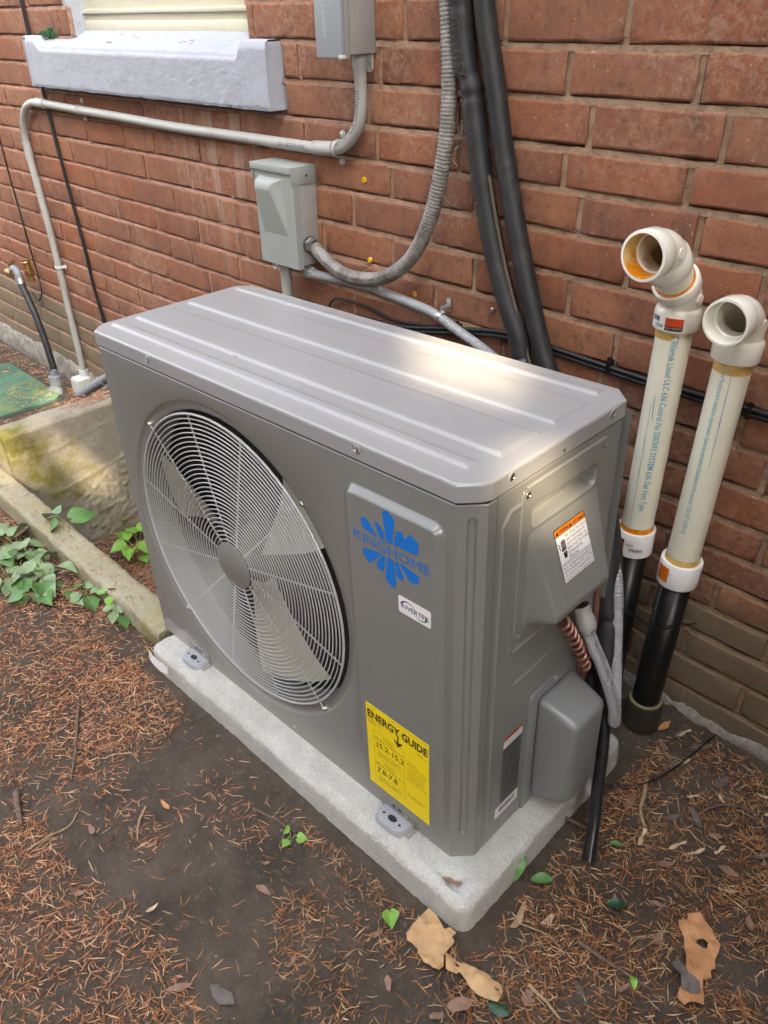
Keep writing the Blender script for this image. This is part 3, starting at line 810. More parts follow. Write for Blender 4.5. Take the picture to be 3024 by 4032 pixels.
# lid
m = MB(); e = 0.0018
def oct_x(y):
    c = CH; ins = max(0, c - (y + e), c - (D + e - y)); return -1 - e + ins, e - ins
def lid_h(x, y):
    xa, xb = oct_x(y); d = min(x - xa, xb - x, (y + e), (D + e - y))
    if y < CH: d = min(d, (x - xa + 1e-9) * 0.7071 if x - xa < 0.1 else 1, (xb - x + 1e-9) * 0.7071 if xb - x < 0.1 else 1)
    r = 0.0045; z = H
    if d < r: z -= r - math.sqrt(max(0, r * r - (r - d) ** 2))
    hgt = 0
    for (b0, b1, xr) in ((0.036, 0.064, -0.040), (0.092, 0.189, -0.029), (0.220, 0.317, -0.029), (0.348, 0.376, -0.036)):
        q = rsd(x, y, -0.978, xr, b0, b1, 0.006)
        hgt = max(hgt, smooth01(-q / 0.0085))
    z += 0.0042 * hgt + 0.0005 * noise.noise(V((x * 4, y * 7, 0)))
    return z
ys = sorted(set([-e, -e + .0006, -e + .0015, -e + .003, -e + .0045, D + e, D + e - .0006, D + e - .0015, D + e - .003, D + e - .0045] + [b + t for b in (0.036, 0.064 - .0085, 0.092, 0.189 - .0085, 0.220, 0.317 - .0085, 0.348, 0.376 - .0085) for t in lsp(0, 0.0085, 6)] + lsp(0.005, D - 0.005, 24)))
ue = [0, .0006, .0015, .003, .0045, .008, .013, .018, .0205, .022, .0235, .025, .027, .029, .0305, .032, .0335, .035, .037, .039, .041, .043, .046, .050]
rows = []
for y in ys:
    xa, xb = oct_x(y); row = [xa + u for u in ue] + lsp(xa + 0.06, xb - 0.06, 26) + [xb - u for u in ue[::-1]]
    rows.append([(x, y, lid_h(x, y)) for x in row])
nr = len(rows[0]); vs = [p for r in rows for p in r]
fs = [(j * nr + i, j * nr + i + 1, (j + 1) * nr + i + 1, (j + 1) * nr + i) for j in range(len(rows) - 1) for i in range(nr - 1)]
m.add(vs, fs)
loop = [i for i in range(nr)] + [j * nr + nr - 1 for j in range(1, len(rows))] + [(len(rows) - 1) * nr + i for i in range(nr - 2, -1, -1)] + [j * nr for j in range(len(rows) - 2, 0, -1)]
o0 = len(m.v); vv = []
for zz in (H - 0.007, HB + 0.0014, HB + 0.0014):
    for i in loop:
        p = m.v[i]; vv.append((p.x, p.y, zz))
nl = len(loop); q = len(vs)
ff = [(loop[(k + 1) % nl], loop[k], q + k, q + (k + 1) % nl) for k in range(nl)] + [(q + (k + 1) % nl, q + k, q + nl + k, q + nl + (k + 1) % nl) for k in range(nl)]
m.v += [V(p) for p in vv]; m.f += [list(f) for f in ff]; m.mi += [0] * len(ff)
lid = m.build("lid", paint_lid_lit, ac, angle=40, recalc=False)
m = MB(); k_ = .0021; oc = [(-1 + CH, k_), (-CH, k_), (-k_, CH), (-k_, D - CH), (-CH, D - k_), (-1 + CH, D - k_), (-1 + k_, D - CH), (-1 + k_, CH)]
m.add([(x, y, z) for z in (HB - 0.010, HB + 0.0016) for x, y in oc], [tuple(range(8)), tuple(range(8, 16))] + [(i, (i + 1) % 8, 8 + (i + 1) % 8, 8 + i) for i in range(8)])
m.build("lid_gap_shade", black_in, ac, smooth=False)  # black block stands in for the shade in the slit under the lid
def screw(o, axis, r, par, mt=screwm, name="screw"):
    o = V(o); ax = V(axis).normalized(); mb = MB()
    mb.lathe([(r * 0.25, 0.0013), (r * 0.35, 0.0022), (r * 0.7, 0.0019), (r, 0.0007), (r, 0)], o, ax, 14)
    mb.lathe([(0.0001, 0.0006), (r * 0.25, 0.0013)], o, ax, 14)
    return mb.build(name, mt, par)
def lid_screw(o, axis):
    o = V(o); mb = MB()
    ring = [(0.0078, 0.0), (0.0076, 0.0010), (0.0066, 0.0013), (0.0058, 0.0003)]
    mb.lathe(ring, o, axis, 20); mb.build("screw_dimple", paint_lid_lit, lid)
    screw(o + V(axis) * 0.0002, axis, 0.0054, lid)
for x in (-0.772, -0.213): lid_screw((x, -e, 0.7655), (0, -1, 0))
for y in (0.077, 0.331): lid_screw((e, y, 0.7655), (1, 0, 0))
MB().lathe([(0.0001, 0.0003), (0.0026, 0.0003), (0.0026, 0)], (e, 0.201, 0.756), (1, 0, 0), 12).build("hole", black_in, lid)
# fan grille
gr = empty("grille"); gr.parent = ac
YG = 0.0015
def ring_mesh(rad, y, w, nseg=96):
    mb = MB(); vs = []; fs = []; nk = 6
    for i in range(nseg):
        a = 2 * math.pi * i / nseg
        for k in range(nk):
            b = 2 * math.pi * k / nk
            rr = rad + w * math.cos(b); vs.append((FX + rr * math.cos(a), y + w * math.sin(b), FZ + rr * math.sin(a)))
    for i in range(nseg):
        i2 = (i + 1) % nseg
        for k in range(nk):
            k2 = (k + 1) % nk; fs.append((i * nk + k, i * nk + k2, i2 * nk + k2, i2 * nk + k))
    return mb.add(vs, fs)
NRING = 28
for i in range(NRING):
    rad = 0.057 + (0.3065 - 0.057) * i / (NRING - 1)
    ring_mesh(rad, YG, 0.00135).build("ring", wire, gr, angle=180, recalc=False)
ring_mesh(0.3160, YG, 0.0026).build("outer_ring", wire, gr, angle=180, recalc=False)
for i in range(12):
    a = R(15 + 30 * i); c, s = math.cos(a), math.sin(a); bolt = i % 3 == 1
    pts = [(FX + c * 0.046, YG + 0.003, FZ + s * 0.046), (FX + c * 0.3145, YG + 0.0032, FZ + s * 0.3145)]
    if bolt: pts += [(FX + c * 0.321, YG + 0.0032, FZ + s * 0.321), (FX + c * 0.331, 0.0035, FZ + s * 0.331)]
    MB().tube(pts, 0.0018, 8).build("spoke", wire, gr, angle=80)
    if bolt:
        p = V((FX + c * 0.3335, 0.0068, FZ + s * 0.3335)); mb = MB()
        mb.lathe([(0.0001, 0.006), (0.0045, 0.006), (0.0052, 0.005), (0.0052, 0.002), (0.008, 0.0019), (0.008, 0)], p, (0, -1, 0), 12); mb.build("bolt", screwm, gr)
MB().lathe([(0.0001, 0.0025), (0.0498, 0.0025), (0.0512, 0.0015), (0.0512, -0.001)], (FX, YG - 0.001, FZ), (0, -1, 0), 48).build("hub_plate", paint, gr)
# fan behind the grille
fan = empty("fan"); fan.parent = ac
MB().lathe([(0.0001, 0.04), (0.05, 0.04), (0.060, 0.03), (0.060, -0.03)], (FX, 0.075, FZ), (0, -1, 0), 32).build("hub", black_in, fan)
for b in range(3):
    m = MB(); a0 = R(-60 + 120 * b)
    def bl(u, v):      # u radius 0..1, v chord 0..1
        r = 0.058 + (0.300 - 0.058) * u
        span = R(58 + 22 * u); lead = R(10 * u * u)
        a = a0 + lead + (v - 0.5) * span
        y = 0.072 + (v - 0.5) * 0.105 * (0.85 + 0.15 * u) + 0.008 * (2 * v - 1) ** 2
        return (FX + r * math.cos(a), y, FZ + r * math.sin(a))
    m.grid(lsp(0, 1, 14), lsp(0, 1, 16), bl)
    m.grid(lsp(0, 1, 14), lsp(0, 1, 16), lambda u, v: tuple(V(bl(u, v)) + V((0, 0.003, 0))), flip=True)
    m.build("blade", fanm, fan, angle=60, recalc=False)
m = MB(); m.lathe([(0.3195, 0), (0.3195, 0.075), (0.300, 0.078), (0.300, 0.082)], (FX, 0.064, FZ), (0, 1, 0), 64); m.build("fan_shroud", black_in, ac)
# mounting feet
for xc in (-0.1555, -0.812):
    mb = MB(); w = 0.034
    out = [(xc - w, 0.004), (xc - w, -0.020), (xc - w * 0.82, -0.032), (xc - w * .45, -0.0375), (xc + w * .45, -0.0375), (xc + w * 0.82, -0.032), (xc + w, -0.020), (xc + w, 0.004)]
    n = len(out); mb.add([(x, y, 0.0115) for x, y in out] + [(x + (0.0035 if x > xc else -0.0035), y - (0.003 if y < 0 else 0), 0.001) for x, y in out], [tuple(range(n))] + [(i, i + 1, n + i + 1, n + i) for i in range(n - 1)])
    f = mb.build("foot", foot_m, ac, bevel=0.002)
    def hole(x, y, rx, ry, mt=black_in):
        b = MB(); k = 16; b.add([(x + rx * math.cos(2 * math.pi * i / k), y + ry * math.sin(2 * math.pi * i / k), 0.0118) for i in range(k)], [tuple(range(k))]); b.build("hole", mt, f, smooth=False)
    hole(xc, -0.019, 0.0105, 0.0065); hole(xc - 0.021, -0.020, 0.003, 0.0026); hole(xc + 0.020, -0.021, 0.003, 0.0026)
    mb = MB(); mb.box(xc - 0.043, xc + 0.043, -0.0032, -0.0004, 0.0015, 0.034); mb.box(xc + 0.036, xc + 0.047, -0.026, -0.0006, 0.0008, 0.003)
    mb.build("foot_bracket", paint, f, bevel=0.001)
    for k in (-0.014, 0.002): MB().box(xc + k, xc + k + 0.006, -0.0035, -0.0030, 0.020, 0.027).build("slot", black_in, f, smooth=False)
    screw((xc + 0.022, -0.0033, 0.022), (0, -1, 0), 0.0045, f)
for x, z in ((-0.965, 0.022), (-0.46, 0.020)): screw((x, -0.0004, z), (0, -1, 0), 0.0038, ac)
# protective film torn at the bottom left
m = MB(); m.add([(-0.962, -0.0008, 0.004), (-0.80, -0.0008, 0.004), (-0.815, -0.0008, 0.050), (-0.838, -0.0012, 0.043), (-0.862, -0.0008, 0.052), (-0.90, -0.0008, 0.045), (-0.935, -0.0008, 0.052), (-0.958, -0.0008, 0.04)], [tuple(range(8))])
m.build("torn_film", simple("protective_film", (0.34, 0.33, 0.32, 1), 0.18, var=0.03), ac, smooth=False)

# emblem
X_, Z_ = V((1, 0, 0)), V((0, 0, 1))
def fr(x, z, y): return V((x, y, z))
def ydep(x, z): return recess(x, z)[1]
YL = 0.0125 - 0.0005
flat_text("emblem_text", "KINGHOME", 0.0262, (-0.2335, YL, 0.6060), X_, Z_, blue, ac, wid=0.156)
pet = [[(-0.215, 0.650), (-0.2005, 0.6530), (-0.178, 0.6285), (-0.1748, 0.6273), (-0.2105, 0.633)], [(-0.1855, 0.6545), (-0.1765, 0.655), (-0.1655, 0.6435), (-0.1665, 0.6275), (-0.1720, 0.6275)],
       [(-0.1675, 0.679), (-0.1555, 0.685), (-0.1425, 0.6735), (-0.1485, 0.6300), (-0.1545, 0.6290), (-0.161, 0.6285)], [(-0.1395, 0.657), (-0.1275, 0.659), (-0.1240, 0.6475), (-0.1400, 0.6285), (-0.1460, 0.6290)],
       [(-0.1135, 0.6625), (-0.0965, 0.6555), (-0.0965, 0.6380), (-0.1015, 0.6315), (-0.1365, 0.6300)],
       [(-0.2130, 0.5955), (-0.2130, 0.5815), (-0.1985, 0.5720), (-0.1725, 0.6000), (-0.1760, 0.6020)], [(-0.1845, 0.5790), (-0.1775, 0.5680), (-0.1690, 0.5715), (-0.1640, 0.6015), (-0.1700, 0.6010)],
       [(-0.1660, 0.5600), (-0.1530, 0.5475), (-0.1430, 0.5560), (-0.1485, 0.6010), (-0.1600, 0.6025)], [(-0.1420, 0.5735), (-0.1300, 0.5720), (-0.1265, 0.5790), (-0.1385, 0.6020), (-0.1455, 0.6010)],
       [(-0.1135, 0.5770), (-0.0965, 0.5815), (-0.0965, 0.5960), (-0.1325, 0.6025), (-0.1365, 0.6018)]]
for pp in pet:
    MB().add([(x, YL, z) for x, z in pp], [tuple(range(len(pp)))]).build("emblem_petal", blue, ac, smooth=False)
def label(name, xa, xb, za, zb, mt, par, y=0.0125, r=0.003, th=0.0004):
    out = []
    for cx, cz, a0 in ((xb - r, zb - r, 0), (xa + r, zb - r, 90), (xa + r, za + r, 180), (xb - r, za + r, 270)):
        for k in range(4): a = R(a0 + 30 * k); out.append((cx + r * math.cos(a), y - th, cz + r * math.sin(a)))
    n = len(out); mb = MB(); mb.add(out + [(x, y, z) for x, _, z in out], [tuple(range(n))] + [(i, (i + 1) % n, n + (i + 1) % n, n + i) for i in range(n)])
    return mb.build(name, mt, par, smooth=False)
inv = label("inverter_label", -0.1395, -0.074, 0.5098, 0.5415, white_lab, ac)
flat_text("lettering", "INVERTER", 0.0122, (-0.1350, 0.0119, 0.5205), X_, Z_, navy_ink, inv, wid=0.0565, bold=0.012)
def arc(name, cx, cz, r, a0, a1, w, mt, par, y=0.01185):
    mb = MB(); aa = lsp(R(a0), R(a1), 18)
    mb.add([(cx + (r + s * w * (1 - i / 17 * (0.9 if w > 0 else 0))) * math.cos(a) * 1.25, y, cz + (r + s * w * (1 - i / 17 * 0.9)) * math.sin(a)) for i, a in enumerate(aa) for s in (-1, 1)], [(2 * i, 2 * i + 1, 2 * i + 3, 2 * i + 2) for i in range(17)])
    mb.build(name, mt, par, smooth=False)
arc("arc", -0.1195, 0.5245, 0.0115, 165, 15, 0.0016, navy_ink, inv)
arc("arc", -0.0945, 0.5262, 0.0115, 345, 195, 0.0016, green_ink, inv)
eg = label("energy_label", -0.2305, -0.0795, 0.0430, 0.2537, yellow, ac, r=0.0006)
def egt(t, size, x, z, wid=None, mt=black_ink, **kw): flat_text("lettering", t, size, (x, 0.0119, z), X_, Z_, mt, eg, wid, **kw)
egt("ENERGY", 0.0255, -0.2275, 0.2215, 0.080, bold=0.035); egt("GUIDE", 0.0255, -0.1425, 0.2215, 0.060, bold=0.035)
mb = MB(); mb.add([(x, 0.01185, z) for x, z in ((-.1535, .2225), (-.1500, .2225), (-.1500, .2040), (-.1445, .2075), (-.1405, .2060), (-.1518, .1935), (-.1625, .2060), (-.1590, .2075), (-.1535, .2040))], [(0, 1, 2, 8), (2, 3, 4, 5), (8, 2, 5), (8, 5, 6, 7)]); mb.build("arrow", black_ink, eg, smooth=False)
egt("U.S. Government", 0.0038, -0.227, 0.2480, 0.024); egt("Federal law prohibits removal of this label before consumer purchase.", 0.0036, -0.166, 0.2480, 0.083)
egt("Heat Pump\nCooling and Heating\nSplit System", 0.0044, -0.227, 0.2150, 0.034); egt("Kinghome\nModel and series", 0.0044, -0.107, 0.2130, 0.024)
def frame(xa, xb, za, zb, w=0.0005):
    mb = MB()
    for a, b, c, d in ((xa, xb, zb - w, zb), (xa, xb, za, za + w), (xa, xa + w, za + w, zb - w), (xb - w, xb, za + w, zb - w)):
        mb.add([(a, 0.0119, c), (b, 0.0119, c), (b, 0.0119, d), (a, 0.0119, d)], [(0, 1, 2, 3)])
    mb.build("frame_line", black_ink, eg, smooth=False)
frame(-0.214, -0.138, 0.1335, 0.1930); frame(-0.214, -0.138, 0.0660, 0.1255)
egt("Cooling", 0.0088, -0.190, 0.1835, 0.024); egt("Efficiency Rating", 0.0088, -0.211, 0.1740, 0.052); egt("(SEER2)*", 0.005, -0.156, 0.1740, 0.016); egt("15.2-15.2", 0.0185, -0.2100, 0.1555, 0.068, bold=0.015)
egt("Heating", 0.0088, -0.189, 0.1160, 0.024); egt("Efficiency Rating", 0.0088, -0.211, 0.1065, 0.052); egt("(HSPF2)*", 0.005, -0.156, 0.1065, 0.016); egt("7.8-7.8", 0.0185, -0.2090, 0.0875, 0.052, bold=0.015)
for zc in (0.1450, 0.0775):
    mb = MB(); mb.add([(-0.207, 0.0119, zc), (-0.146, 0.0119, zc), (-0.146, 0.0119, zc + .0006), (-0.207, 0.0119, zc + .0006)], [(0, 1, 2, 3)]); mb.add([(-.2075, .0119, zc + .012), (-.2025, .0119, zc + .012), (-.205, .0119, zc + .0055)], [(0, 1, 2)]); mb.build("scale_line", black_ink, eg, smooth=False)
    egt("Least efficient      Most efficient\nRange of Similar Models", 0.0045, -0.205, zc - 0.0055, 0.060)
egt("* This system's\nefficiency ratings depend\non the coil your contractor\ninstalls with this unit. The\nheating efficiency rating\nvaries slightly in different\ngeographic regions. Ask\nyour contractor for details.", 0.0056, -0.132, 0.1730, 0.047, line=1.25)
egt("For energy cost info, visit\nproductinfo.energy.gov", 0.0056, -0.131, 0.0870, 0.043)

for ob_ in [q for q in ac.children if q.name.split(".")[0] in ("emblem_text", "emblem_petal", "inverter_label", "energy_label")]:
    for tgt in [ob_] + list(ob_.children):       # the printing sits on the proud panel face
        for v in tgt.data.vertices:
            v.co = (0.9813 * v.co.x + 0.00967, v.co.y - 2 * PP, 0.9813 * v.co.z + 0.02386)
# service cover with recessed grip and sloping bulge
def cover(y, z):
    d = rsd(y, z, 0.104, 0.329, 0.4585, 0.7335, 0.012)
    h = 0.0030 * smooth01(-d / 0.0016)
    g_ = rsd(y, z, 0.128, 0.302, 0.656, 0.6985, 0.014)
    h -= 0.022 * smooth01(-g_ / 0.0075)
    if z < 0.650:
        run = (0.650 - z) / 0.135
        out = 0.049 * min(run, 1.02) if z > 0.506 else 0.049 * 1.02
        low = smooth01((z - 0.474) / 0.030)
        wide = 0.004 + 0.018 * min(1, run)
        ya = 0.1235; yb = 0.309
        side_ = min(smooth01((y - ya) / wide), smooth01((yb - y) / wide))
        h += out * side_ * low
    return (0.0002 + h, y, z)
ys = sorted(set(lsp(0.104, 0.108, 6) + lsp(0.108, 0.16, 40) + lsp(0.16, 0.28, 24) + lsp(0.28, 0.326, 36) + lsp(0.326, 0.329, 5)))
zs = sorted(set(lsp(0.4585, 0.462, 6) + lsp(0.462, 0.52, 46) + lsp(0.52, 0.64, 40) + lsp(0.64, 0.71, 48) + lsp(0.71, 0.7335, 12)))
m = MB(); m.grid(ys, zs, cover)
m.f = [f for f in m.f if max(rsd(m.v[i].y, m.v[i].z, 0.104, 0.329, 0.4585, 0.7335, 0.012) for i in f) < 0.0004]
m.mi = m.mi[:len(m.f)]
cov = m.build("service_cover", paint, ac, angle=45, recalc=False)
for y, z in ((0.1165, 0.720), (0.316, 0.720), (0.1155, 0.4665)): screw((0.0032, y, z), (1, 0, 0), 0.0056, cov)
# warning label lying on the sloping face
sl = V((0.049, 0, -0.135)).normalized(); yv = V((0, 1, 0)); nrm = yv.cross(-sl).normalized()
if nrm.x < 0: nrm = -nrm
def onb(y, z, off): return V((0.0032 + 0.049 * (0.650 - z) / 0.135, y, z)) + nrm * off
WL0 = onb(0.1775, 0.632, 0.0004)
def wl(a, b, off=0.0): return WL0 + yv * a + sl * b + nrm * off
WW, WH = 0.083, 0.088
mb = MB(); mb.add([wl(a, b) for a, b in ((0, 0), (WW, 0), (WW, WH), (0, WH))], [(0, 1, 2, 3)]); wlab = mb.build("warning_label", black_ink, ac, smooth=False)
def wq(name, a0, a1, b0, b1, mt, off): MB().add([wl(a, b, off) for a, b in ((a0, b0), (a1, b0), (a1, b1), (a0, b1))], [(0, 1, 2, 3)]).build(name, mt, wlab, smooth=False)
wq("white_field", 0.0012, WW - .0012, 0.0125, WH - .0012, white_lab, 0.0003); wq("orange_band", 0.0012, WW - .0012, 0.0012, 0.0115, orange_lab, 0.0003)
def wt(t, size, a, b, wid=None, mt=black_ink, **kw): flat_text("lettering", t, size, wl(a, b, 0.0006), yv, -sl, mt, wlab, wid, **kw)
wt("WARNING/", 0.0088, 0.0125, 0.0095, 0.026, bold=0.015); wt("AVERTISSEMENT", 0.0080, 0.0465, 0.0095, 0.035, bold=0.01)
for a in (0.0035, 0.0385):
    mb = MB(); mb.add([wl(a, 0.0100, 0.0005), wl(a + .0075, 0.0100, .0005), wl(a + .00375, 0.0030, .0005)], [(0, 1, 2)]); mb.build("triangle", black_ink, wlab, smooth=False)
for i, t in enumerate(("RISK OF ELECTRIC SHOCK", "CAN CAUSE INJURY OR", "DEATH: DISCONNECT ALL", "REMOTE ELECTRIC POWER", "SUPPLIES BEFORE", "SERVICING.")):
    wt(t, 0.0066, 0.0240, 0.0200 + 0.0070 * i, (0.056, 0.051, 0.055, 0.057, 0.038, 0.026)[i])
for i, t in enumerate(("RISQUE DE CHOCS ELECTRIQUES", "PEUT CAUSER DES BLESSURES ET", "MEME ENTRAINER LA MORT. COUPER", "LES SOURCES D'ALIMENTATION A", "DISTANCE AVANT LE DEPANNAGE.")):
    wt(t, 0.0064, 0.0035, 0.0605 + 0.0063 * i, 0.076)
mb = MB()      # hand with jagged bolt pictogram
for k in range(4): mb.add([wl(a, b, .0006) for a, b in ((0.0108 + k * .0028, 0.022 - (0.0015 if k in (1, 2) else 0)), (0.0130 + k * .0028, 0.022 - (0.0015 if k in (1, 2) else 0)), (0.0130 + k * .0028, 0.034), (0.0108 + k * .0028, 0.034))], [(0, 1, 2, 3)])
mb.add([wl(a, b, .0006) for a, b in ((0.0100, 0.034), (0.0215, 0.034), (0.0215, 0.0385), (0.0180, 0.0360), (0.0165, 0.0395), (0.0140, 0.0365), (0.0125, 0.0395), (0.0100, 0.0370))], [tuple(range(8))])
mb.add([wl(a, b, .0006) for a, b in ((0.0115, 0.0420), (0.0140, 0.0390), (0.0160, 0.0418), (0.0185, 0.0385), (0.0215, 0.0410), (0.0200, 0.0500), (0.0135, 0.0500))], [tuple(range(7))])
mb.add([wl(a, b, .0006) for a, b in ((0.0028, 0.0225), (0.0085, 0.0275), (0.0060, 0.0300), (0.0088, 0.0350), (0.0072, 0.0352), (0.0042, 0.0298), (0.0065, 0.0275), (0.0025, 0.0240))], [tuple(range(8))])
mb.build("hand_pictogram", black_ink, wlab, smooth=False)
# valve cover
mb = MB(); yi0, yi1, zi0, zi1 = 0.187, 0.300, 0.020, 0.279; yo0, yo1, zo0, zo1 = 0.189, 0.285, 0.060, 0.2585; xo = 0.0855
mb.hexa([(0.003, yi0, zi0), (0.003, yi0, zi1), (0.003, yi1, zi0), (0.003, yi1, zi1), (xo, yo0, zo0), (xo, yo0, zo1), (xo, yo1, zo0), (xo, yo1, zo1)])
vc = mb.build("valve_cover", paint_cov, ac, bevel=0.013, bseg=5, angle=60)
mb = MB(); out = []
for cy, cz, a0 in ((0.300, 0.283, 0), (0.183, 0.280, 90), (0.169, 0.0015, 180), (0.312, 0.0015, 270)):
    r = 0.013 if a0 < 180 else 0.001
    for k in range(5): a = R(a0 + 22.5 * k); out.append((cy + r * math.cos(a), cz + r * math.sin(a)))
n = len(out); mb.add([(0.0035, y, z) for y, z in out] + [(-0.0002, y, z) for y, z in out], [tuple(range(n))] + [(i, (i + 1) % n, n + (i + 1) % n, n + i) for i in range(n)])
mb.build("flange", paint_cov, vc, bevel=0.0008)
screw((0.004, 0.243, 0.288), (1, 0, 0), 0.005, vc)
# side labels
def side_label(name, ya, yb, za, zb, mt, x=0.0002, th=0.0004, par=None, skew=0.0):
    mb = MB(); mb.add([(x + th, ya, za), (x + th, yb, za + skew), (x + th, yb, zb + skew), (x + th, ya, zb)], [(0, 1, 2, 3)]); return mb.build(name, mt, par or ac, smooth=False)
side_label("hazard_label", 0.101, 0.155, 0.2195, 0.2445, white_lab); side_label("hazard_band", 0.1012, 0.1548, 0.2365, 0.2443, red_lab, x=0.0005)
flat_text("lettering", "WARNING", 0.006, (0.0012, 0.112, 0.2385), yv, Z_, black_ink, ac)
flat_text("lettering", "Compressor oil and refrigerant\nunder pressure. Do not open\nunless trained and equipped.", 0.0042, (0.0009, 0.1025, 0.2320), yv, Z_, grey_ink, ac, wid=0.051)
rl = side_label("rating_label", 0.101, 0.154, 0.077, 0.2185, rating_lab)
flat_text("lettering", "COMPRESSOR  208/230V\nFAN MOTOR   1Ph 60Hz\nMIN CIRCUIT AMPACITY\nMAX FUSE\nREFRIGERANT R410A\nDESIGN PRESSURE\nHIGH 550PSIG\nLOW  240PSIG\nSOUND LEVEL\nWEIGHT\nSERIAL", 0.0062, (0.0009, 0.1030, 0.2000), yv, Z_, simple("silver_ink", (0.16, 0.16, 0.15, 1), 0.4), rl, wid=0.049, line=1.35)
bl_ = side_label("barcode_label", 0.0873, 0.1545, 0.0457, 0.0735, white_lab)
mb = MB(); y = 0.098; rr = random.Random(3)
while y < 0.146:
    w = rr.choice((0.0006, 0.0011, 0.0017)); mb.add([(0.0009, y, 0.0545), (0.0009, y + w, 0.0545), (0.0009, y + w, 0.0675), (0.0009, y, 0.0675)], [(0, 1, 2, 3)]); y += w + rr.choice((0.0006, 0.001))
mb.build("barcode", black_ink, bl_, smooth=False)
screw((0.0, 0.107, 0.0187), (1, 0, 0), 0.004, ac)

# ------------------------------------------------------------------ services on the wall
def ribbed(path, r, pitch, depth, n=14, per=5):
    P = Path(path); L = P.len; cnt = int(L / pitch * per); pts = [P.at(L * i / cnt)[0] for i in range(cnt + 1)]
    rr = [r - depth * (0.5 + 0.5 * math.cos(2 * math.pi * (L * i / cnt) / pitch)) ** 2 for i in range(cnt + 1)]
    return pts, rr
def strap(par, c, along, r, off, mt, up, name="strap"):
    """two-hole pipe strap: a band round the pipe and a screwed tab on either side"""
    c, a, u = V(c), V(along).normalized(), V(up).normalized(); o = V((0, -1, 0)); w = 0.011
    mb = MB(); pts = []
    for k in range(13):
        an = math.pi * k / 12; pts.append(c + u * (math.cos(an) * (r + .0015)) + o * (math.sin(an) * (r + .0015)))
    pts = [c + u * (r + .0015) - o * (off - .004)] + pts + [c - u * (r + .0015) - o * (off - .004)]
    n = len(pts); vs = []
    for p in pts:
        d = (p - c); d = d.normalized()
        vs += [p - a * w / 2, p + a * w / 2, p + a * w / 2 + d * .0016, p - a * w / 2 + d * .0016]
    fs = []
    for i in range(n - 1):
        for k in range(4): fs.append((4 * i + k, 4 * i + (k + 1) % 4, 4 * i + 4 + (k + 1) % 4, 4 * i + 4 + k))
    mb.add(vs, fs)
    for s_ in (1, -1):
        b = c + u * s_ * (r + 0.0135) - o * (off - 0.0035)
        mb.lathe([(0.0001, .003), (0.0075, .003), (0.0085, .0022), (0.0085, -.002)], b, o, 14)
    st = mb.build(name, mt, par, angle=50)
    for s_ in (1, -1): screw(c + u * s_ * (r + 0.0145) - o * (off - 0.0066), o, 0.0040, st)
    return st
# rigid conduit from the outlet box round to the far left corner
cd = empty("rigid_conduit", (0, 0, 0)); tag(cd, "grey rigid plastic conduit running under the sill and down the wall", "conduit")
yy = 0.642
cp = [(-.889, 1.21), (-.889, 1.17), (-.889, 1.13), (-.891, 1.10), (-.900, 1.070), (-.922, 1.043), (-.955, 1.021), (-.990, 1.0125), (-1.04, 1.010), (-1.10, 1.0095), (-1.4, 1.010), (-1.67, 1.0105), (-2.0, 1.017), (-2.24, 1.0205), (-2.45, 1.0245), (-2.54, 1.0255), (-2.60, 1.022), (-2.66, 1.004), (-2.705, .967), (-2.730, .915), (-2.736, .85), (-2.730, .78), (-2.715, .60), (-2.712, .43), (-2.716, .22), (-2.718, .02), (-2.718, -.035)]
cpath = Path(crom([(x, yy, z) for x, z in cp], 6))
MB().tube(cpath.p, 0.0133, 16).build("pipe", cond_m, cd, angle=180)
for a, b in (((-.889, yy, 1.176), (-.889, yy, 1.209)), ((-.985, yy, 1.0135), (-1.055, yy, 1.0098)), ((-2.49, yy, 1.0250), (-2.56, yy, 1.0250)), ((-2.736, yy, .885), (-2.734, yy, .825))):
    MB().tube([a, b], 0.0160, 18).build("coupling", cond_m, cd, angle=50)
strap(cd, (-.972, yy, 1.0150), (-1, 0, .12), 0.0155, 0.018, cond_m, (0.1, 0, 1))
strap(cd, (-2.24, yy, 1.0205), (-1, 0, 0), 0.0133, 0.018, cond_m, (0, 0, 1))
strap(cd, (-2.712, yy, .425), (0, 0, 1), 0.0133, 0.018, simple("white_strap", (0.68, 0.68, 0.66, 1), 0.45), (1, 0, 0))
tube_text("lettering", "RIGID NONMETALLIC CONDUIT", 0.0135, cpath, 0.268, (0.35, -1, 0.35), 0.0133, black_ink, cd, rev=True)
tube_text("lettering", "CSA CERTIFIED 3888", 0.0115, cpath, 0.44, (0.2, -1, -0.1), 0.0162, grey_ink, cd, rev=True)
tube_text("lettering", "CANADA 27810 14-05", 0.0150, cpath, cpath.len - 0.885, (0.55, -1, 0.1), 0.0162, grey_ink, cd, rev=True)
lb = empty("junction_fitting", (-2.72, .62, -.12)); tag(lb, "off white access fitting at the foot of the left conduit", "junction box")
def at(o, L): o.matrix_basis = Matrix.Translation(-V(L)); return o
LBm = simple("offwhite_fitting", (0.55, 0.56, 0.52, 1), 0.45, var=0.06)
at(MB().box(-2.752, -2.685, .590, .655, -.135, -.050).build("body", LBm, lb, bevel=0.008, bseg=3), lb.location)
at(MB().tube([(-2.718, .642, -.052), (-2.718, .642, -.022)], 0.019, 16).build("collar", LBm, lb, angle=50), lb.location)
at(MB().box(-2.747, -2.690, .586, .5905, -.130, -.055).build("face_plate", LBm, lb, bevel=0.004), lb.location)
for z in (-.065, -.12): at(screw((-2.718, .5862, z), (0, -1, 0), .004, lb), lb.location)

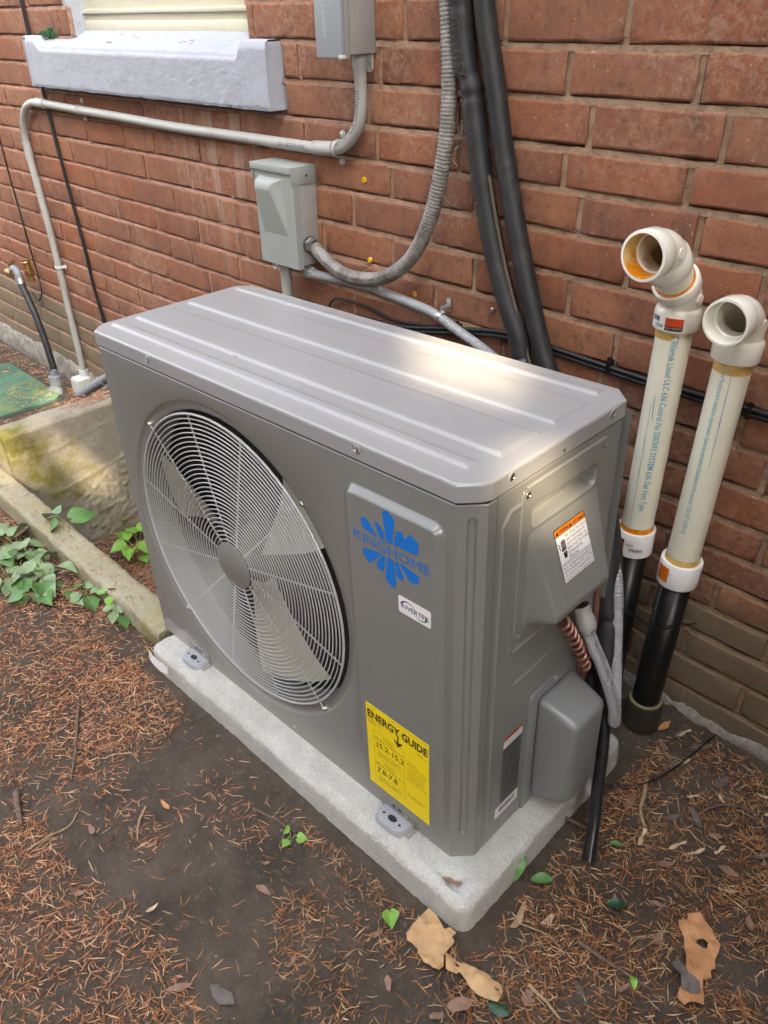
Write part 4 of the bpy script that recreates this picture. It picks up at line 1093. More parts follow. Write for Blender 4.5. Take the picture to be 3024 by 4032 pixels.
# outlet box at the top of the picture
ob = empty("outlet_box", (-.895, WY, 1.205)); tag(ob, "tall grey weatherproof outlet box with hinged cover beside the window", "outlet box")
L0 = ob.location.copy()
at(MB().box(-.9345, -.8556, .5865, .6585, 1.206, 1.44).build("body", boxbody, ob, bevel=0.003), L0)
cv = at(MB().box(-.9365, -.8572, .5623, .5735, 1.201, 1.44).build("cover", boxdark, ob, bevel=0.002), L0)
at(MB().box(-.9340, -.8565, .5742, .5860, 1.199, 1.44).build("cover_rim", boxbody, ob, bevel=0.002), L0)
MB().box(-.8668, -.8566, .5615, .5740, 1.1995, 1.2065).build("latch", LBm, cv, bevel=0.001)
flat_text("lettering", "Leviton", 0.0195, (-.9125, .5619, 1.2960), (0.02, 0, -1), (1, 0, 0.02), simple("raised_grey", (0.47, 0.51, 0.53, 1), 0.35), cv, shear=0.35)
mb = MB(); mb.box(-.880, -.862, .650, .656, 1.178, 1.212); mb.lathe([(0.0001, .006), (.009, .006), (.009, 0)], (-.871, .656, 1.180), (0, -1, 0), 16)
ear = at(mb.build("mounting_ear", cond_m, ob), L0); screw((-.871, .6498, 1.181), (0, -1, 0), .005, ear)

# disconnect box
db = empty("disconnect_box", (-1.158, WY, .73)); tag(db, "grey metal disconnect box with sloped embossed door and rain hood", "electrical box")
L0 = db.location.copy()
at(MB().box(-1.228, -1.0785, .601, .6585, .735, .955).build("body", boxbody, db, bevel=0.002), L0)
m = MB()
def door(x, z):
    u = (x + 1.2295) / 0.1525
    zt = (z - 0.805) / 0.135
    h = 0
    if -0.05 < zt < 1.05:
        zz = max(0, min(1, zt)); ramp_ = zz / 0.80 if zz < 0.80 else math.sqrt(max(0.0, 1 - ((zz - 0.80) / 0.20) ** 2))
        xl = 0.115; xr = 0.80 - 0.02 * zz
        wd = 0.02 + 0.24 * ramp_
        h = 0.021 * ramp_ * smooth01((u - xl) / 0.05) * smooth01((xr - u) / wd)
        h *= smooth01(zt / 0.04) 
    return (x, 0.5848 - h, z)
m.grid(lsp(-1.2295, -1.0770, 70), lsp(.729, .957, 90), door)
m.add([(-1.2295, .5848, .729), (-1.077, .5848, .729), (-1.077, .6025, .729), (-1.2295, .6025, .729)], [(0, 1, 2, 3)]); m.add([(-1.077, .5848, .729), (-1.077, .6025, .729), (-1.077, .6025, .957), (-1.077, .5848, .957)], [(0, 1, 2, 3)]); m.add([(-1.2295, .5848, .729), (-1.2295, .6025, .729), (-1.2295, .6025, .957), (-1.2295, .5848, .957)], [(0, 1, 2, 3)])
at(m.build("door", boxgrey, db, angle=40), L0)
mb = MB(); mb.box(-1.2365, -1.0785, .5795, .6590, .9665, .9705); mb.box(-1.2365, -1.0785, .5785, .5815, .9545, .9704); mb.box(-1.0795, -1.0765, .5805, .6585, .929, .9704); mb.box(-1.2365, -1.2335, .5805, .6585, .929, .9704)
hd = at(mb.build("rain_hood", boxgrey, db, bevel=0.0012), L0)
mb = MB(); mb.lathe([(0.0001, .0004), (.0032, .0004), (.0032, 0)], (-1.0762, .628, .948), (1, 0, 0), 12); mb.build("screw_hole", black_in, hd)
mb = MB(); mb.tube([(-1.181 + .0075 * math.cos(a), .588, .722 + .0075 * math.sin(a)) for a in lsp(0, 2 * math.pi, 18)], .002, 8, caps=False); at(mb.build("hasp", galv, db), L0)
mb = MB(); mb.lathe([(.0160, 0), (.0195, .001), (.0195, .006), (.018, .008), (.018, .020), (.014, .021)], (-1.0765, .624, .7855), (1, 0, 0), 6); at(mb.build("hex_nut", simple("dull_zinc", (0.30, 0.285, 0.27, 1), 0.4, metal=0.7), db, smooth=False), L0)
mb = MB(); mb.lathe([(.021, 0), (.021, .002), (.015, .003)], (-1.0768, .624, .7855), (1, 0, 0), 24); at(mb.build("washer", simple("dark_zinc", (0.16, 0.15, 0.14, 1), 0.45, metal=0.6), db), L0)

# conduit stub below the disconnect box
st = MB(); st.tube([(-1.188, .626, .734), (-1.188, .626, .55), (-1.188, .626, .0)], .0140, 16); st.tube([(-1.188, .626, .733), (-1.188, .626, .700)], .0172, 16)
o = st.build("conduit_stub", cond_m, angle=50); tag(o, "short grey conduit dropping from the disconnect box behind the heat pump", "conduit")

# weathered flexible conduit looping up the wall
f1 = empty("flexible_conduit"); tag(f1, "dirty weathered flexible conduit looping up from the disconnect box", "flexible conduit")
fp = [(-1.052, .624, .785), (-1.030, .618, .771), (-.945, .612, .742), (-.847, .610, .7455), (-.769, .610, .774), (-.704, .612, .827), (-.6635, .617, .902), (-.6416, .622, .978), (-.629, .628, 1.066), (-.628, .632, 1.147), (-.633, .634, 1.223), (-.641, .635, 1.296), (-.652, .635, 1.42)]
fpath = Path(crom(fp, 10)); pts, rr = ribbed(fpath.p, 0.0165, 0.0072, 0.0012, 14, 5)
MB().tube(pts, rr, 14).build("hose", flexgrey, f1, angle=180)
tube_text("lettering", "TYPE B 1/2 (16) LIQUID TIGHT FLEXIBLE NONMETALLIC CONDUIT  TYPE B 1/2 (16)", 0.0085, fpath, 0.03, (0.2, -1, 0.0), 0.0165, black_ink, f1, k=0.9)
tube_text("lettering", "WET LOCATIONS  LIQUID TIGHT FLEXIBLE METAL CONDUIT  WET LOCATIONS 600V", 0.0075, fpath, 0.72, (-0.5, -1, 0.0), 0.0165, black_ink, f1, k=0.9)
# cobweb scraps caught on the loop
mb = MB(); rr_ = random.Random(5)
for k in range(16):
    t = fpath.len * rr_.uniform(0.42, 0.78); p, tg = fpath.at(t); p = p + V((0.018 + rr_.uniform(0, .014), 0.010, rr_.uniform(-.01, .01)))
    q = [p + V((rr_.uniform(-.009, .009), rr_.uniform(-.004, .004), rr_.uniform(-.012, .012))) for _ in range(3)]
    mb.tube(q, 0.0004 + rr_.random() * .0006, 4)
o = mb.build("cobweb", simple("dusty_cobweb", (0.33, 0.29, 0.25, 1), 0.9), f1); o["kind"] = "stuff"

# light grey flexible conduit: from the disconnect box, behind the unit and round to its terminal cover
f2 = empty("liquidtight_conduit"); tag(f2, "clean light grey flexible conduit entering the heat pump terminal cover", "flexible conduit")
gp = [(-1.098, .632, .712), (-1.066, .632, .710), (-.93, .632, .7165), (-.816, .632, .715), (-.71, .632, .707), (-.652, .632, .699), (-.5825, .630, .678), (-.495, .628, .651), (-.36, .61, .61), (-.20, .56, .555), (-.085, .485, .485), (-.047, .452, .435), (-.012, .425, .395), (.012, .405, .32), (.038, .382, .235), (.060, .355, .190), (.078, .325, .183), (.087, .303, .205), (.088, .292, .245), (.080, .278, .295), (.066, .266, .345), (.047, .256, .390), (.031, .251, .428), (.022, .250, .455)]
gpath = Path(crom(gp, 10)); pts, rr = ribbed(gpath.p, 0.0114, 0.0058, 0.0013, 12, 5)
MB().tube(pts, rr, 14).build("hose", flexlight, f2, angle=180)
tube_text("lettering", "LIQUID TIGHT FLEXIBLE NONMETALLIC CONDUIT-TYPE B 1/2 (16) LL-C34 80C DRY/60C WET", 0.0088, gpath, gpath.len - 0.012, (0.9, -0.75, 0.45), 0.0114, grey_ink, f2, rev=True, k=0.62)
mb = MB(); mb.lathe([(.010, -.004), (.0165, 0), (.0165, .012), (.0150, .013), (.0150, .022), (.0125, .024)], (-1.0985, .632, .7125), (1, 0, -.06), 6); mb.build("hex_fitting", flexlight, f2, smooth=False)
mb = MB(); c0 = V((.0285, .2507, .436)); ax = V((-.42, -.02, .9)).normalized(); mb.lathe([(.0112, -.014), (.0155, -.0135), (.0162, -.010), (.0162, .006), (.0145, .010), (.0140, .03)], c0, ax, 20); mb.build("connector", boxbody, f2, angle=40)
mb = MB(); mb.lathe([(.0112, -.006), (.0133, -.006), (.0133, .006), (.0112, .006)], (-.640, .6315, .6965), (1, 0, -.25), 16)
for dz_ in (0.022, 0.033): mb.lathe([(0.0001, .0035), (.008, .0035), (.008, 0)], (-.634, .657, .6965 + dz_), (0, -1, 0), 14)
mb.box(-.641, -.627, .634, .658, .7065, .7205)
clp = mb.build("pipe_clamp", galv, f2, bevel=0.0008); screw((-.634, .6532, .7285), (0, -1, 0), .0045, clp)

# insulated line set
def dent(path, r, seed, n=18, step=.006, dents=()):
    P = Path(path); pts = P.resample(step); rr = []
    for i, p in enumerate(pts):
        k = r * (1 + 0.035 * noise.noise(V((seed, i * step * 14, 0))))
        for s0, w, a in dents:
            s_ = i * step; k *= 1 - a * math.exp(-((s_ - s0) / w) ** 2)
        rr.append(k)
    return pts, rr
ls1 = empty("insulated_pipe"); tag(ls1, "black foam insulated refrigerant pipe with gold lettering, the thicker of two", "pipe")
lp = [(-.612, .632, 1.42), (-.6014, .632, 1.295), (-.586, .632, 1.2015), (-.567, .632, 1.157), (-.5558, .632, 1.103), (-.5236, .630, .974), (-.4835, .628, .855), (-.441, .624, .7695), (-.410, .620, .718), (-.383, .615, .655), (-.30, .60, .58), (-.18, .555, .525), (-.085, .485, .482), (-.045, .442, .435), (-.020, .420, .36), (.008, .392, .265), (.004, .352, .19), (-.02, .33, .15)]
lpath = Path(crom(lp, 10)); s_joint = 0.268
pts, rr = dent([p + V((0, -.006, 0)) for p in lpath.p], 0.0215, 1.0, dents=((0.252, .010, .16), (0.283, .006, .18), (0.135, .004, .13), (0.80, .013, .17), (1.385, .006, .22)))
MB().tube(pts, rr, 18).build("foam_sleeve", rubber, ls1, angle=180)
tube_text("lettering", "CELLFLEX", 0.026, Path([p + V((0, -.006, 0)) for p in lpath.p]), 0.15, (-0.35, -1, 0.05), 0.0219, simple("gold_print", (0.050, 0.047, 0.028, 1), 0.6), ls1, k=0.9)
tube_text("lettering", "M        26617/9.    CSA 20617", 0.020, Path([p + V((0, -.006, 0)) for p in lpath.p]), 0.30, (-0.55, -1, 0.02), 0.0219, MATS["gold_print"], ls1, k=0.95)
P0 = [lpath.at(0.79 + 0.012 * i)[0] + V((0, -.006, 0)) for i in range(4)]; MB().tube(P0, [.0212, .0198, .0195, .0208], 18).build("tape_wrap", blk_hose, ls1, angle=180)
ls2 = empty("insulated_pipe"); tag(ls2, "plain black insulated refrigerant pipe with taped seam, beside the lettered one", "pipe")
lp2 = [(-.562, .634, 1.42), (-.553, .634, 1.294), (-.525, .634, 1.188), (-.487, .632, 1.0525), (-.4424, .630, .916), (-.397, .626, .798), (-.338, .622, .667), (-.25, .61, .55), (-.13, .55, .47), (-.055, .475, .41), (-.028, .44, .33), (-.01, .41, .20), (-.012, .35, .12)]
l2 = Path(crom(lp2, 10)); pts, rr = dent(l2.p, 0.0195, 7.0); MB().tube(pts, rr, 18).build("foam_sleeve", rubber, ls2, angle=180)
sm = [(lpath.at(0.42 + .02 * i)[0] + l2.at(0.42 + .02 * i)[0]) / 2 + V((-.006, -.012, 0)) for i in range(22)]
MB().tube(sm, .0035, 6).build("seam_strip", simple("worn_seam", (0.10, 0.075, 0.05, 1), 0.6), ls2)
tp, tt = l2.at(0.815); MB().lathe([(.0206, -.004), (.0215, -.003), (.0215, .003), (.0206, .004)], tp, tt, 18).build("cable_tie", tie_m, ls2)
tp, tt = lpath.at(1.36); MB().lathe([(.0198, -.003), (.0210, -.002), (.0210, .002), (.0198, .003)], tp, tt, 18).build("cable_tie", tie_m, ls1)
# long nylon tie tail sticking out towards the wall
o = MB().tube(crom([tuple(tp + V((.016, -.012, .004))), tuple(tp + V((.034, .01, -.004))), (.045, .515, .262), (.085, .60, .246)], 6), .0022, 6, flat=.4).build("cable_tie_tail", tie_m); tag(o, "long black nylon tie tail reaching across to the brick wall", "cable tie")

# copper tubes beside the valve cover
o = MB().tube(crom([(-.03, .36, .50), (-.012, .352, .43), (-.006, .35, .36), (-.002, .345, .28), (-.004, .33, .20)], 6), .0060, 10).build("copper_pipe", copper, angle=180); tag(o, "thin copper refrigerant pipe running down beside the insulated pipe", "pipe")
cc = []; A, B = V((.016, .192, .470)), V((.030, .275, .318)); ax = (B - A).normalized(); N = ax.cross(V((1, 0, 0))).normalized(); Bn = ax.cross(N)
for i in range(200):
    t = i / 199; rad = .0100 * smooth01(t / .05) * (1 - .2 * t); an = t * 2 * math.pi * 9.0
    cc.append(A + (B - A) * t + V((0, 0.006 * math.sin(t * math.pi), 0)) + (N * math.cos(an) + Bn * math.sin(an)) * rad)
cc += [V((.014, .290, .345)), V((.010, .300, .385)), V((.004, .305, .36)), V((.0, .31, .24))]
o = MB().tube(cc[:200] + crom(cc[199:], 8)[1:], .0030, 8).build("copper_coil", copper, angle=180); tag(o, "coiled copper wire hanging below the terminal cover", "wire")

# drain hose
o = empty("drain_hose"); tag(o, "shiny black drain hose running down to the needles", "hose")
dp = crom([(-.02, .36, .30), (.03, .345, .24), (.060, .322, .172), (.079, .300, .115), (.096, .272, .050), (.1165, .240, -.010), (.1365, .2015, -.054)], 8)
MB().tube(dp, .0115, 16, caps=False).build("tube", blk_hose, o, angle=180); MB().tube(dp[-6:], .0092, 16, caps=False).build("bore", black_in, o, angle=180)
ep = V(dp[-1]); et = (V(dp[-1]) - V(dp[-2])).normalized(); MB().lathe([(.0092, 0), (.0115, 0)], ep, et, 16).build("cut_end", blk_hose, o)
o = MB().tube(crom([(.055, .37, -.05), (.081, .384, gz(.08, .384) + .006), (.128, .439, gz(.128, .439) + .014), (.153, .528, gz(.153, .528) + .016), (.169, .640, gz(.169, .64) + .006)], 8), .0018, 6).build("loose_wire", cable_m, angle=180); tag(o, "thin loose black wire arching over the needles", "wire")

# black cables clipped along the wall
def cable(pts, r, label, n=8):
    o = MB().tube(crom(pts, 8), r, n).build("cable", cable_m, angle=180); tag(o, label, "cable", "black cables on the wall"); return o
c1 = [(-1.049, .648, .60), (-1.035, .648, .640), (-1.001, .648, .657), (-.905, .648, .6595), (-.808, .650, .6464), (-.72, .651, .655), (-.60, .652, .672)]
cable(c1, .0035, "thin black cable curling up behind the heat pump under the clean conduit")
zz = [(-1.10, .60), (-.95, .625), (-.792, .634), (-.588, .6765), (-.4595, .6985), (-.341, .695), (-.1505, .689), (-.047, .6895), (.0945, .6915), (.35, .695), (.9, .70)]
ca = cable([(x, .648, z) for x, z in zz], .0052, "upper of two black cables clipped along the wall behind the vent pipes", 10)
cb = cable([(x, .650, z - .0105) for x, z in zz], .0052, "lower of two black cables clipped along the wall behind the vent pipes", 10)
for x, z in ((-.213, .698), (-.60, .678), (.065, .69)):
    mb = MB(); mb.box(x - .004, x + .004, .6405, .660, z - .016, z + .0065); mb.lathe([(0.0001, .004), (.005, .004), (.005, 0)], (x, .648, z + .010), (0, -1, 0), 10); mb.build("cable_clip", tie_m, ca, bevel=.001)
for dx, nm in ((0, "left strand of the black cable pair hanging down under the sill"), (.012, "right strand of the black cable pair hanging down under the sill")):
    cable([(-2.524 + dx, .653, 1.42), (-2.526 + dx, .653, 1.24), (-2.516 + dx * .8, .653, 1.07), (-2.505 + dx, .653, .90), (-2.489 + dx * .7, .653, .765), (-2.462 + dx, .652, .535), (-2.455 + dx * .6, .652, .39), (-2.433 + dx, .652, .25), (-2.42 + dx, .652, .05), (-2.42 + dx, .65, -.12)], .0042, nm)
cable([(-3.022, .655, 1.3), (-3.022, .655, .866), (-3.022, .655, .75), (-3.012, .655, .60), (-3.004, .655, .47), (-2.993, .655, .33), (-2.975, .648, .30), (-2.965, .64, .26), (-3.0, .63, .225), (-3.05, .635, .25)], .003, "single thin black cable hanging down by the brass tap")
for x, z in ((-.905, .953), (-.893, .773), (-.742, .722)):
    o = MB().lathe([(.0022, .002), (.0058, .0022), (.0062, .001), (.0062, -.01)], (x, .6585, z), (0, -1, 0), 14).build("wall_plug", yellow_pl)
    tag(o, {.953: "upper yellow wall plug in the brick below the conduit bend", .773: "yellow wall plug in the brick right of the disconnect box", .722: "yellow wall plug just under the conduit loop"}[z], "wall plug", "yellow wall plugs")
o = screw((-.513, .6585, .735), (0, -1, 0), .005, None, name="masonry_screw"); tag(o, "lone screw head in the brick beside the insulated pipes", "screw")

# ------------------------------------------------------------------ plastic vent pipes
def hollow(mb, pts, ro, ri, n=28, m=0):
    """pipe with a wall: outer skin, bore and end rims"""
    mb.tube(pts, ro, n, m, caps=False); mb.tube(pts, ri, n, m, caps=False)
    P = [V(p) for p in pts]; F = frames(P)
    for i in (0, -1):
        t, N, B = F[i]; ring = []
        for k in range(n):
            a = 2 * math.pi * k / n; d = N * math.cos(a) + B * math.sin(a); ring.append((P[i] + d * ro, P[i] + d * ri))
        mb.add([p for pr in ring for p in pr], [(2 * k, 2 * ((k + 1) % n), 2 * ((k + 1) % n) + 1, 2 * k + 1) for k in range(n)], m)
    return mb
def bend(p, d0, d1, rad, n=10):
    d0, d1 = V(d0).normalized(), V(d1).normalized(); an = d0.angle(d1); ax = d0.cross(d1).normalized(); c = V(p) + (d1 - d0 * d0.dot(d1)).normalized() * rad
    return [c + Matrix.Rotation(an * i / n, 3, ax) @ (V(p) - c) for i in range(n + 1)]
def hub(mb, p, ax, length, ro=.0385, ri=.0312, taper=True, n=30):
    pr = [(.0335, -.004), (ro, .003), (ro, length - .001), (ro - .001, length), (ri, length), (ri, .004)] if taper else [(ri, 0), (ro, 0), (ro, length), (ri, length)]
    return mb.lathe(pr, p, ax, n)
UP = V((0, 0, 1)); RP = .0302
def vent(px, zc0, zc1, ztop, label_, zbase):
    v = empty("vent_pipe", (px, .58, gz(px, .58))); tag(v, label_, "vent pipe", "plastic vent pipes"); return v
def vp(mb, name, mt, v, **kw):
    o = mb.build(name, mt, v, **kw); o.matrix_basis = v.matrix_basis.inverted(); return o
# left, taller pipe ---------------------------------------------------
v1 = vent(-.065, .365, .418, .83, "taller cream vent pipe with offset elbows and amber glue in its mouth", -.06); X1 = -.0655; Y1 = .58
p1 = Path([(X1 + .001, Y1, .840), (X1, Y1, .40)])
vp(MB().tube([(X1 + .001, Y1, .845), (X1, Y1, .39)], RP, 32, caps=False), "pipe", pvc, v1, angle=180)
vp(MB().tube([(X1, Y1, .40), (X1 + .001, Y1, .10), (X1 + .002, Y1, -.08)], .0295, 28), "lower_pipe", abs_blk, v1, angle=180)
mb = MB().lathe([(.0300, 0), (.0372, 0), (.0376, .002), (.0376, .051), (.0366, .053), (.0312, .053), (.0312, .03)], (X1, Y1, .366), UP, 32); cpl1 = vp(mb, "coupling", pvc_wht, v1, angle=50)
vp(MB().lathe([(RP + .0006, 0), (RP + .0024, .001), (RP + .0010, .007), (RP + .0002, .012)], (X1, Y1, .4175), UP, 32), "glue_ring", primer, v1)
vp(MB().lathe([(RP + .0007, 0), (RP + .0003, -.016)], (X1, Y1, .826), UP, 32), "glue_smear", primer_y, v1)
e1 = MB(); dh = V((-.06, -1, 0)).normalized(); d45 = (UP + dh).normalized()
e1.lathe([(.0312, 0), (.0372, 0), (.0382, .002), (.0382, .030), (.0360, .035), (.0340, .037)], (X1 + .001, Y1, .826), UP, 32)
b0 = bend((X1 + .001, Y1, .862), UP, d45, .045); e1.tube([V((X1 + .001, Y1, .858))] + b0, .0340, 30, caps=False); pe = b0[-1]
e1.lathe([(.0340, -.002), (.0375, .003), (.0378, .022), (.0368, .024), (.0312, .024), (.0312, .0)], pe, d45, 32)
elb1 = vp(e1, "lower_elbow", pvc_fit, v1, angle=45)
ps = pe + d45 * .020; pe2 = ps + d45 * .040
vp(MB().tube([ps, pe2 + d45 * .01], RP, 30, caps=False), "sleeve", pvc, v1, angle=180)
vp(MB().lathe([(RP + .0003, 0), (RP + .0022, .001), (RP + .0022, .0045), (RP + .0003, .006)], pe + d45 * .0225, d45, 30), "glue_ring", primer, v1)
e2 = MB(); e2.lathe([(.0312, 0), (.0368, 0), (.0378, .002), (.0378, .024), (.0345, .030)], pe2, d45, 32)
b1 = bend(pe2 + d45 * .028, d45, dh, .042); e2.tube(b1, .0345, 30, caps=False); pm = b1[-1]
e2.lathe([(.0345, -.002), (.0380, .003), (.0385, .031), (.0378, .033), (.0336, .034), (.0312, .026), (.0305, .002), (.0275, .001), (.0270, -.030)], pm, dh, 36)
b1i = [p for p in b1]; e2.tube(b1i, .0270, 24, caps=False)
elb2 = vp(e2, "upper_elbow", pvc_fit, v1, angle=45)
vp(MB().lathe([(.0333, .0335), (.0309, .0258), (.0304, .0035)], pm, dh, 36), "amber_glue", simple("amber_glue", (0.62, 0.45, 0.16, 1), 0.22, var=0.2, vscale=28, dirt=((0.52, 0.18, 0.008, 1), 16, 0.42, 0.56)), v1)
mb = MB(); q = b1[5] + V((.0335, 0, .004)); mb.lathe([(0.0001, .0022), (.0085, .0022), (.0095, 0)], q, (1, -.1, .12), 16); vp(mb, "moulded_mark", pvc_fit, v1)
mb = MB(); q = b0[5] + V((.0330, 0, .0)); mb.lathe([(0.0001, .0022), (.0095, .0022), (.0105, 0)], q, (1, 0, 0), 16); vp(mb, "moulded_mark", pvc_fit, v1)
# right, shorter pipe -------------------------------------------------
v2 = vent(.042, .338, .39, .80, "shorter cream vent pipe with a single elbow and an orange sticker", -.06); Y2 = .58
def x2(z): return .0285 + (.0443 - .0285) * (z - .0) / .80
vp(MB().tube([(x2(.82), Y2, .82), (x2(.37), Y2, .37)], RP, 32, caps=False), "pipe", pvc, v2, angle=180)
vp(MB().tube([(x2(.37), Y2, .37), (x2(0), Y2, 0), (x2(-.05), Y2, -.05)], .0295, 28), "lower_pipe", abs_blk, v2, angle=180)
a2 = V((x2(1) - x2(0), 0, 1)).normalized()
cpl2 = vp(MB().lathe([(.0300, 0), (.0385, 0), (.0390, .002), (.0390, .051), (.0378, .053), (.0312, .053), (.0312, .03)], (x2(.34), Y2, .340), a2, 32), "coupling", pvc_wht, v2, angle=50)
vp(MB().lathe([(RP + .0006, 0), (RP + .0024, .001), (RP + .0012, .007), (RP + .0002, .013)], (x2(.392), Y2, .392), a2, 32), "glue_ring", primer_y, v2)
vp(MB().lathe([(RP + .0007, 0), (RP + .0003, -.020)], (x2(.80), Y2, .800), a2, 32), "glue_smear", primer_y, v2)
e3 = MB(); e3.lathe([(.0312, 0), (.0378, 0), (.0388, .002), (.0388, .031), (.0360, .036), (.0345, .038)], (x2(.80), Y2, .800), a2, 32)
d2 = V((-.02, -1, 0)).normalized(); b2 = bend((x2(.84), Y2, .836), UP, d2, .040, 14); e3.tube(b2, .0345, 30, caps=False); pm2 = b2[-1]
e3.lathe([(.0345, -.004), (.0365, .002), (.0368, .029), (.0360, .031), (.0325, .0315), (.0310, .027), (.0302, .004), (.0275, .002), (.0270, -.02)], pm2, d2, 36); e3.tube(b2, .0270, 24, caps=False)
elb3 = vp(e3, "elbow", pvc_fit, v2, angle=45)
mb = MB(); mb.lathe([(0.0001, .0022), (.0110, .0022), (.0120, 0)], b2[6] + V((.0325, .004, 0)), (1, 0, 0), 16); vp(mb, "moulded_mark", pvc_fit, v2)
vp(MB().lathe([(.0298, .000), (.0358, .000), (.0372, -.003), (.0378, -.010), (.0385, -.045), (.040, -.075)], (x2(.02), Y2, .010), UP, 30), "base_socket", simple("dirty_black_socket", (0.03, 0.028, 0.022, 1), 0.55, var=0.3), v2)
vp(MB().lathe([(.0299, .002), (.0345, .0012), (.0362, -.002)], (x2(.02), Y2, .011), UP, 30), "dried_glue_rim", simple("dried_glue", (0.20, 0.165, 0.085, 1), 0.5, var=0.25), v2)
# printing on the pipes
teal = simple("teal_print", (0.10, 0.36, 0.44, 1), 0.5, var=0.1)
P1 = Path([(X1 + .001, Y1, .826), (X1, Y1, .418)]); fc = V((.62, -1, 0))
def vtext(v, t, size, path, s0, face, r, mt, **kw):
    o = tube_text("lettering", t, size, path, s0, face, r, mt, v, **kw); o.matrix_basis = v.matrix_basis.inverted(); return o
vtext(v1, "C Intertek Listed ULC 636 Control No 5007693 SYSTEM 636 Gas Vent Type", 0.0150, P1, .004, (.40, -1, 0), RP, teal, k=0.735, bold=.012)
P2 = Path([(x2(.80), Y2, .800), (x2(.392), Y2, .392)])
vtext(v2, "Follow Manufacturer's installation requirements / Suivez les instructions d'installation du Manufacturier  CSA INST NORM 636", 0.0120, P2, .008, (-.12, -1, 0), RP, teal, k=0.53)
def pipe_line(v, path, s0, s1, face, r, w, mt):
    mb = MB(); ns = 14; vs = []
    for i in range(ns):
        s_ = s0 + (s1 - s0) * i / (ns - 1); p, t = path.at(s_); o = V(face) + V((.10 * i / ns, 0, 0)); o = (o - t * o.dot(t)).normalized(); u = o.cross(t)
        ww = w * (0.35 + 0.65 * math.sin(math.pi * i / (ns - 1)) * (0.6 + .4 * math.sin(i * 2.1)))
        vs += [p + (o * math.cos(k * ww / r) + u * math.sin(k * ww / r)) * (r + .0005) for k in (-1, 1)]
    mb.add(vs, [(2 * i, 2 * i + 1, 2 * i + 3, 2 * i + 2) for i in range(ns - 1)]); o = mb.build("ink_line", mt, v, smooth=False, recalc=False); o.matrix_basis = v.matrix_basis.inverted()
ink = simple("blue_ink", (0.04, 0.26, 0.42, 1), 0.5)
pipe_line(v1, P1, .13, .40, (-.10, -1, 0), RP, .0007, ink); pipe_line(v1, P1, .115, .165, (.03, -1, 0), RP, .0009, ink); pipe_line(v2, P2, .012, .19, (.42, -1, 0), RP, .0008, ink); pipe_line(v1, P1, .008, .03, (.75, -1, 0), RP, .0006, ink)
# stickers wrapped on the fittings
def sticker(v, name, c, ax, r, a0, a1, h0, h1, mt, off=.0005):
    ax = V(ax).normalized(); N = (V((0, -1, 0)) - ax * ax.dot(V((0, -1, 0)))).normalized(); B = ax.cross(N); mb = MB(); vs = []; aa = lsp(R(a0), R(a1), 9)
    for a in aa:
        d = N * math.cos(a) + B * math.sin(a)
        vs += [V(c) + ax * h0 + d * (r + off), V(c) + ax * h1 + d * (r + off)]
    mb.add(vs, [(2 * i, 2 * i + 1, 2 * i + 3, 2 * i + 2) for i in range(8)]); o = mb.build(name, mt, v, smooth=False, recalc=False); o.matrix_basis = v.matrix_basis.inverted(); return o
c1_ = (X1 + .001, Y1, .826); sticker(v1, "paper_label", c1_, UP, .0382, -48, 44, .004, .026, white_lab); sticker(v1, "red_label", c1_, UP, .0382, -2, 42, .012, .0255, red_lab, .0009); sticker(v1, "black_label", c1_, UP, .0382, -2, 42, .0045, .012, black_ink, .0009)
C1 = Path([(X1 + .001 + .2, Y1, .84), (X1, Y1, .84)])
def rtext(v, t, size, c, r, a0, h, mt, flip=False, k=1.0):
    """lettering running round a fitting; a0 in degrees from the outward face towards the right"""
    vs, fs = text2d(t, size); out = []; sg = -1 if flip else 1
    for q in vs:
        a = R(a0) + sg * q.x * k / r; out.append(V(c) + V((math.sin(a) * (r + .0013), -math.cos(a) * (r + .0013), h + sg * q.y)))
    mb = MB(); mb.add(out, fs); o = mb.build("lettering", mt, v, smooth=False, recalc=False); o.matrix_basis = v.matrix_basis.inverted()
rtext(v1, "IPEX", .0085, c1_, .0382, -6, .013, black_ink, True); rtext(v1, "System 636", .0060, c1_, .0382, 40, .0105, simple("pale_ink", (.5, .45, .4, 1)), True)
mb = MB(); rr = random.Random(9); aa = -44.0
while aa < -22:
    w = rr.choice((.8, 1.4, 2.0)); vs = []
    for a in (aa, aa + w): vs += [V(c1_) + V((math.sin(R(a)) * .0392, -math.cos(R(a)) * .0392, h)) for h in (.016, .0245)]
    mb.add(vs, [(0, 1, 3, 2)]); aa += w + 1.1
o = mb.build("barcode", black_ink, v1, smooth=False); o.matrix_basis = v1.matrix_basis.inverted()
c2_ = (X1, Y1, .366); sticker(v1, "paper_label", c2_, UP, .0376, -38, 62, .016, .040, white_lab); sticker(v1, "red_label", c2_, UP, .0376, -37, -3, .0165, .0310, red_lab, .0009); sticker(v1, "black_label", c2_, UP, .0376, -37, -3, .0310, .0395, black_ink, .0009)
rtext(v1, "IPEX", .0080, c2_, .0376, 2, .027, black_ink); rtext(v1, "llllllllllll", .010, c2_, .0376, 14, .0165, black_ink)
sticker(v2, "orange_label", (x2(.34), Y2, .340), a2, .0390, -46, -6, .012, .045, orange_lab); rtext(v2, "Warning\nAvertissement\nread install\ninstructions", .0055, (x2(.34), Y2, .340), .0390, -44, .038, red_lab)
sticker(v2, "spec_label", b2[9], (1, 0, 0), .0345, 60, 100, -.014, .016, simple("grey_spec_label", (0.45, 0.46, 0.50, 1), .4))

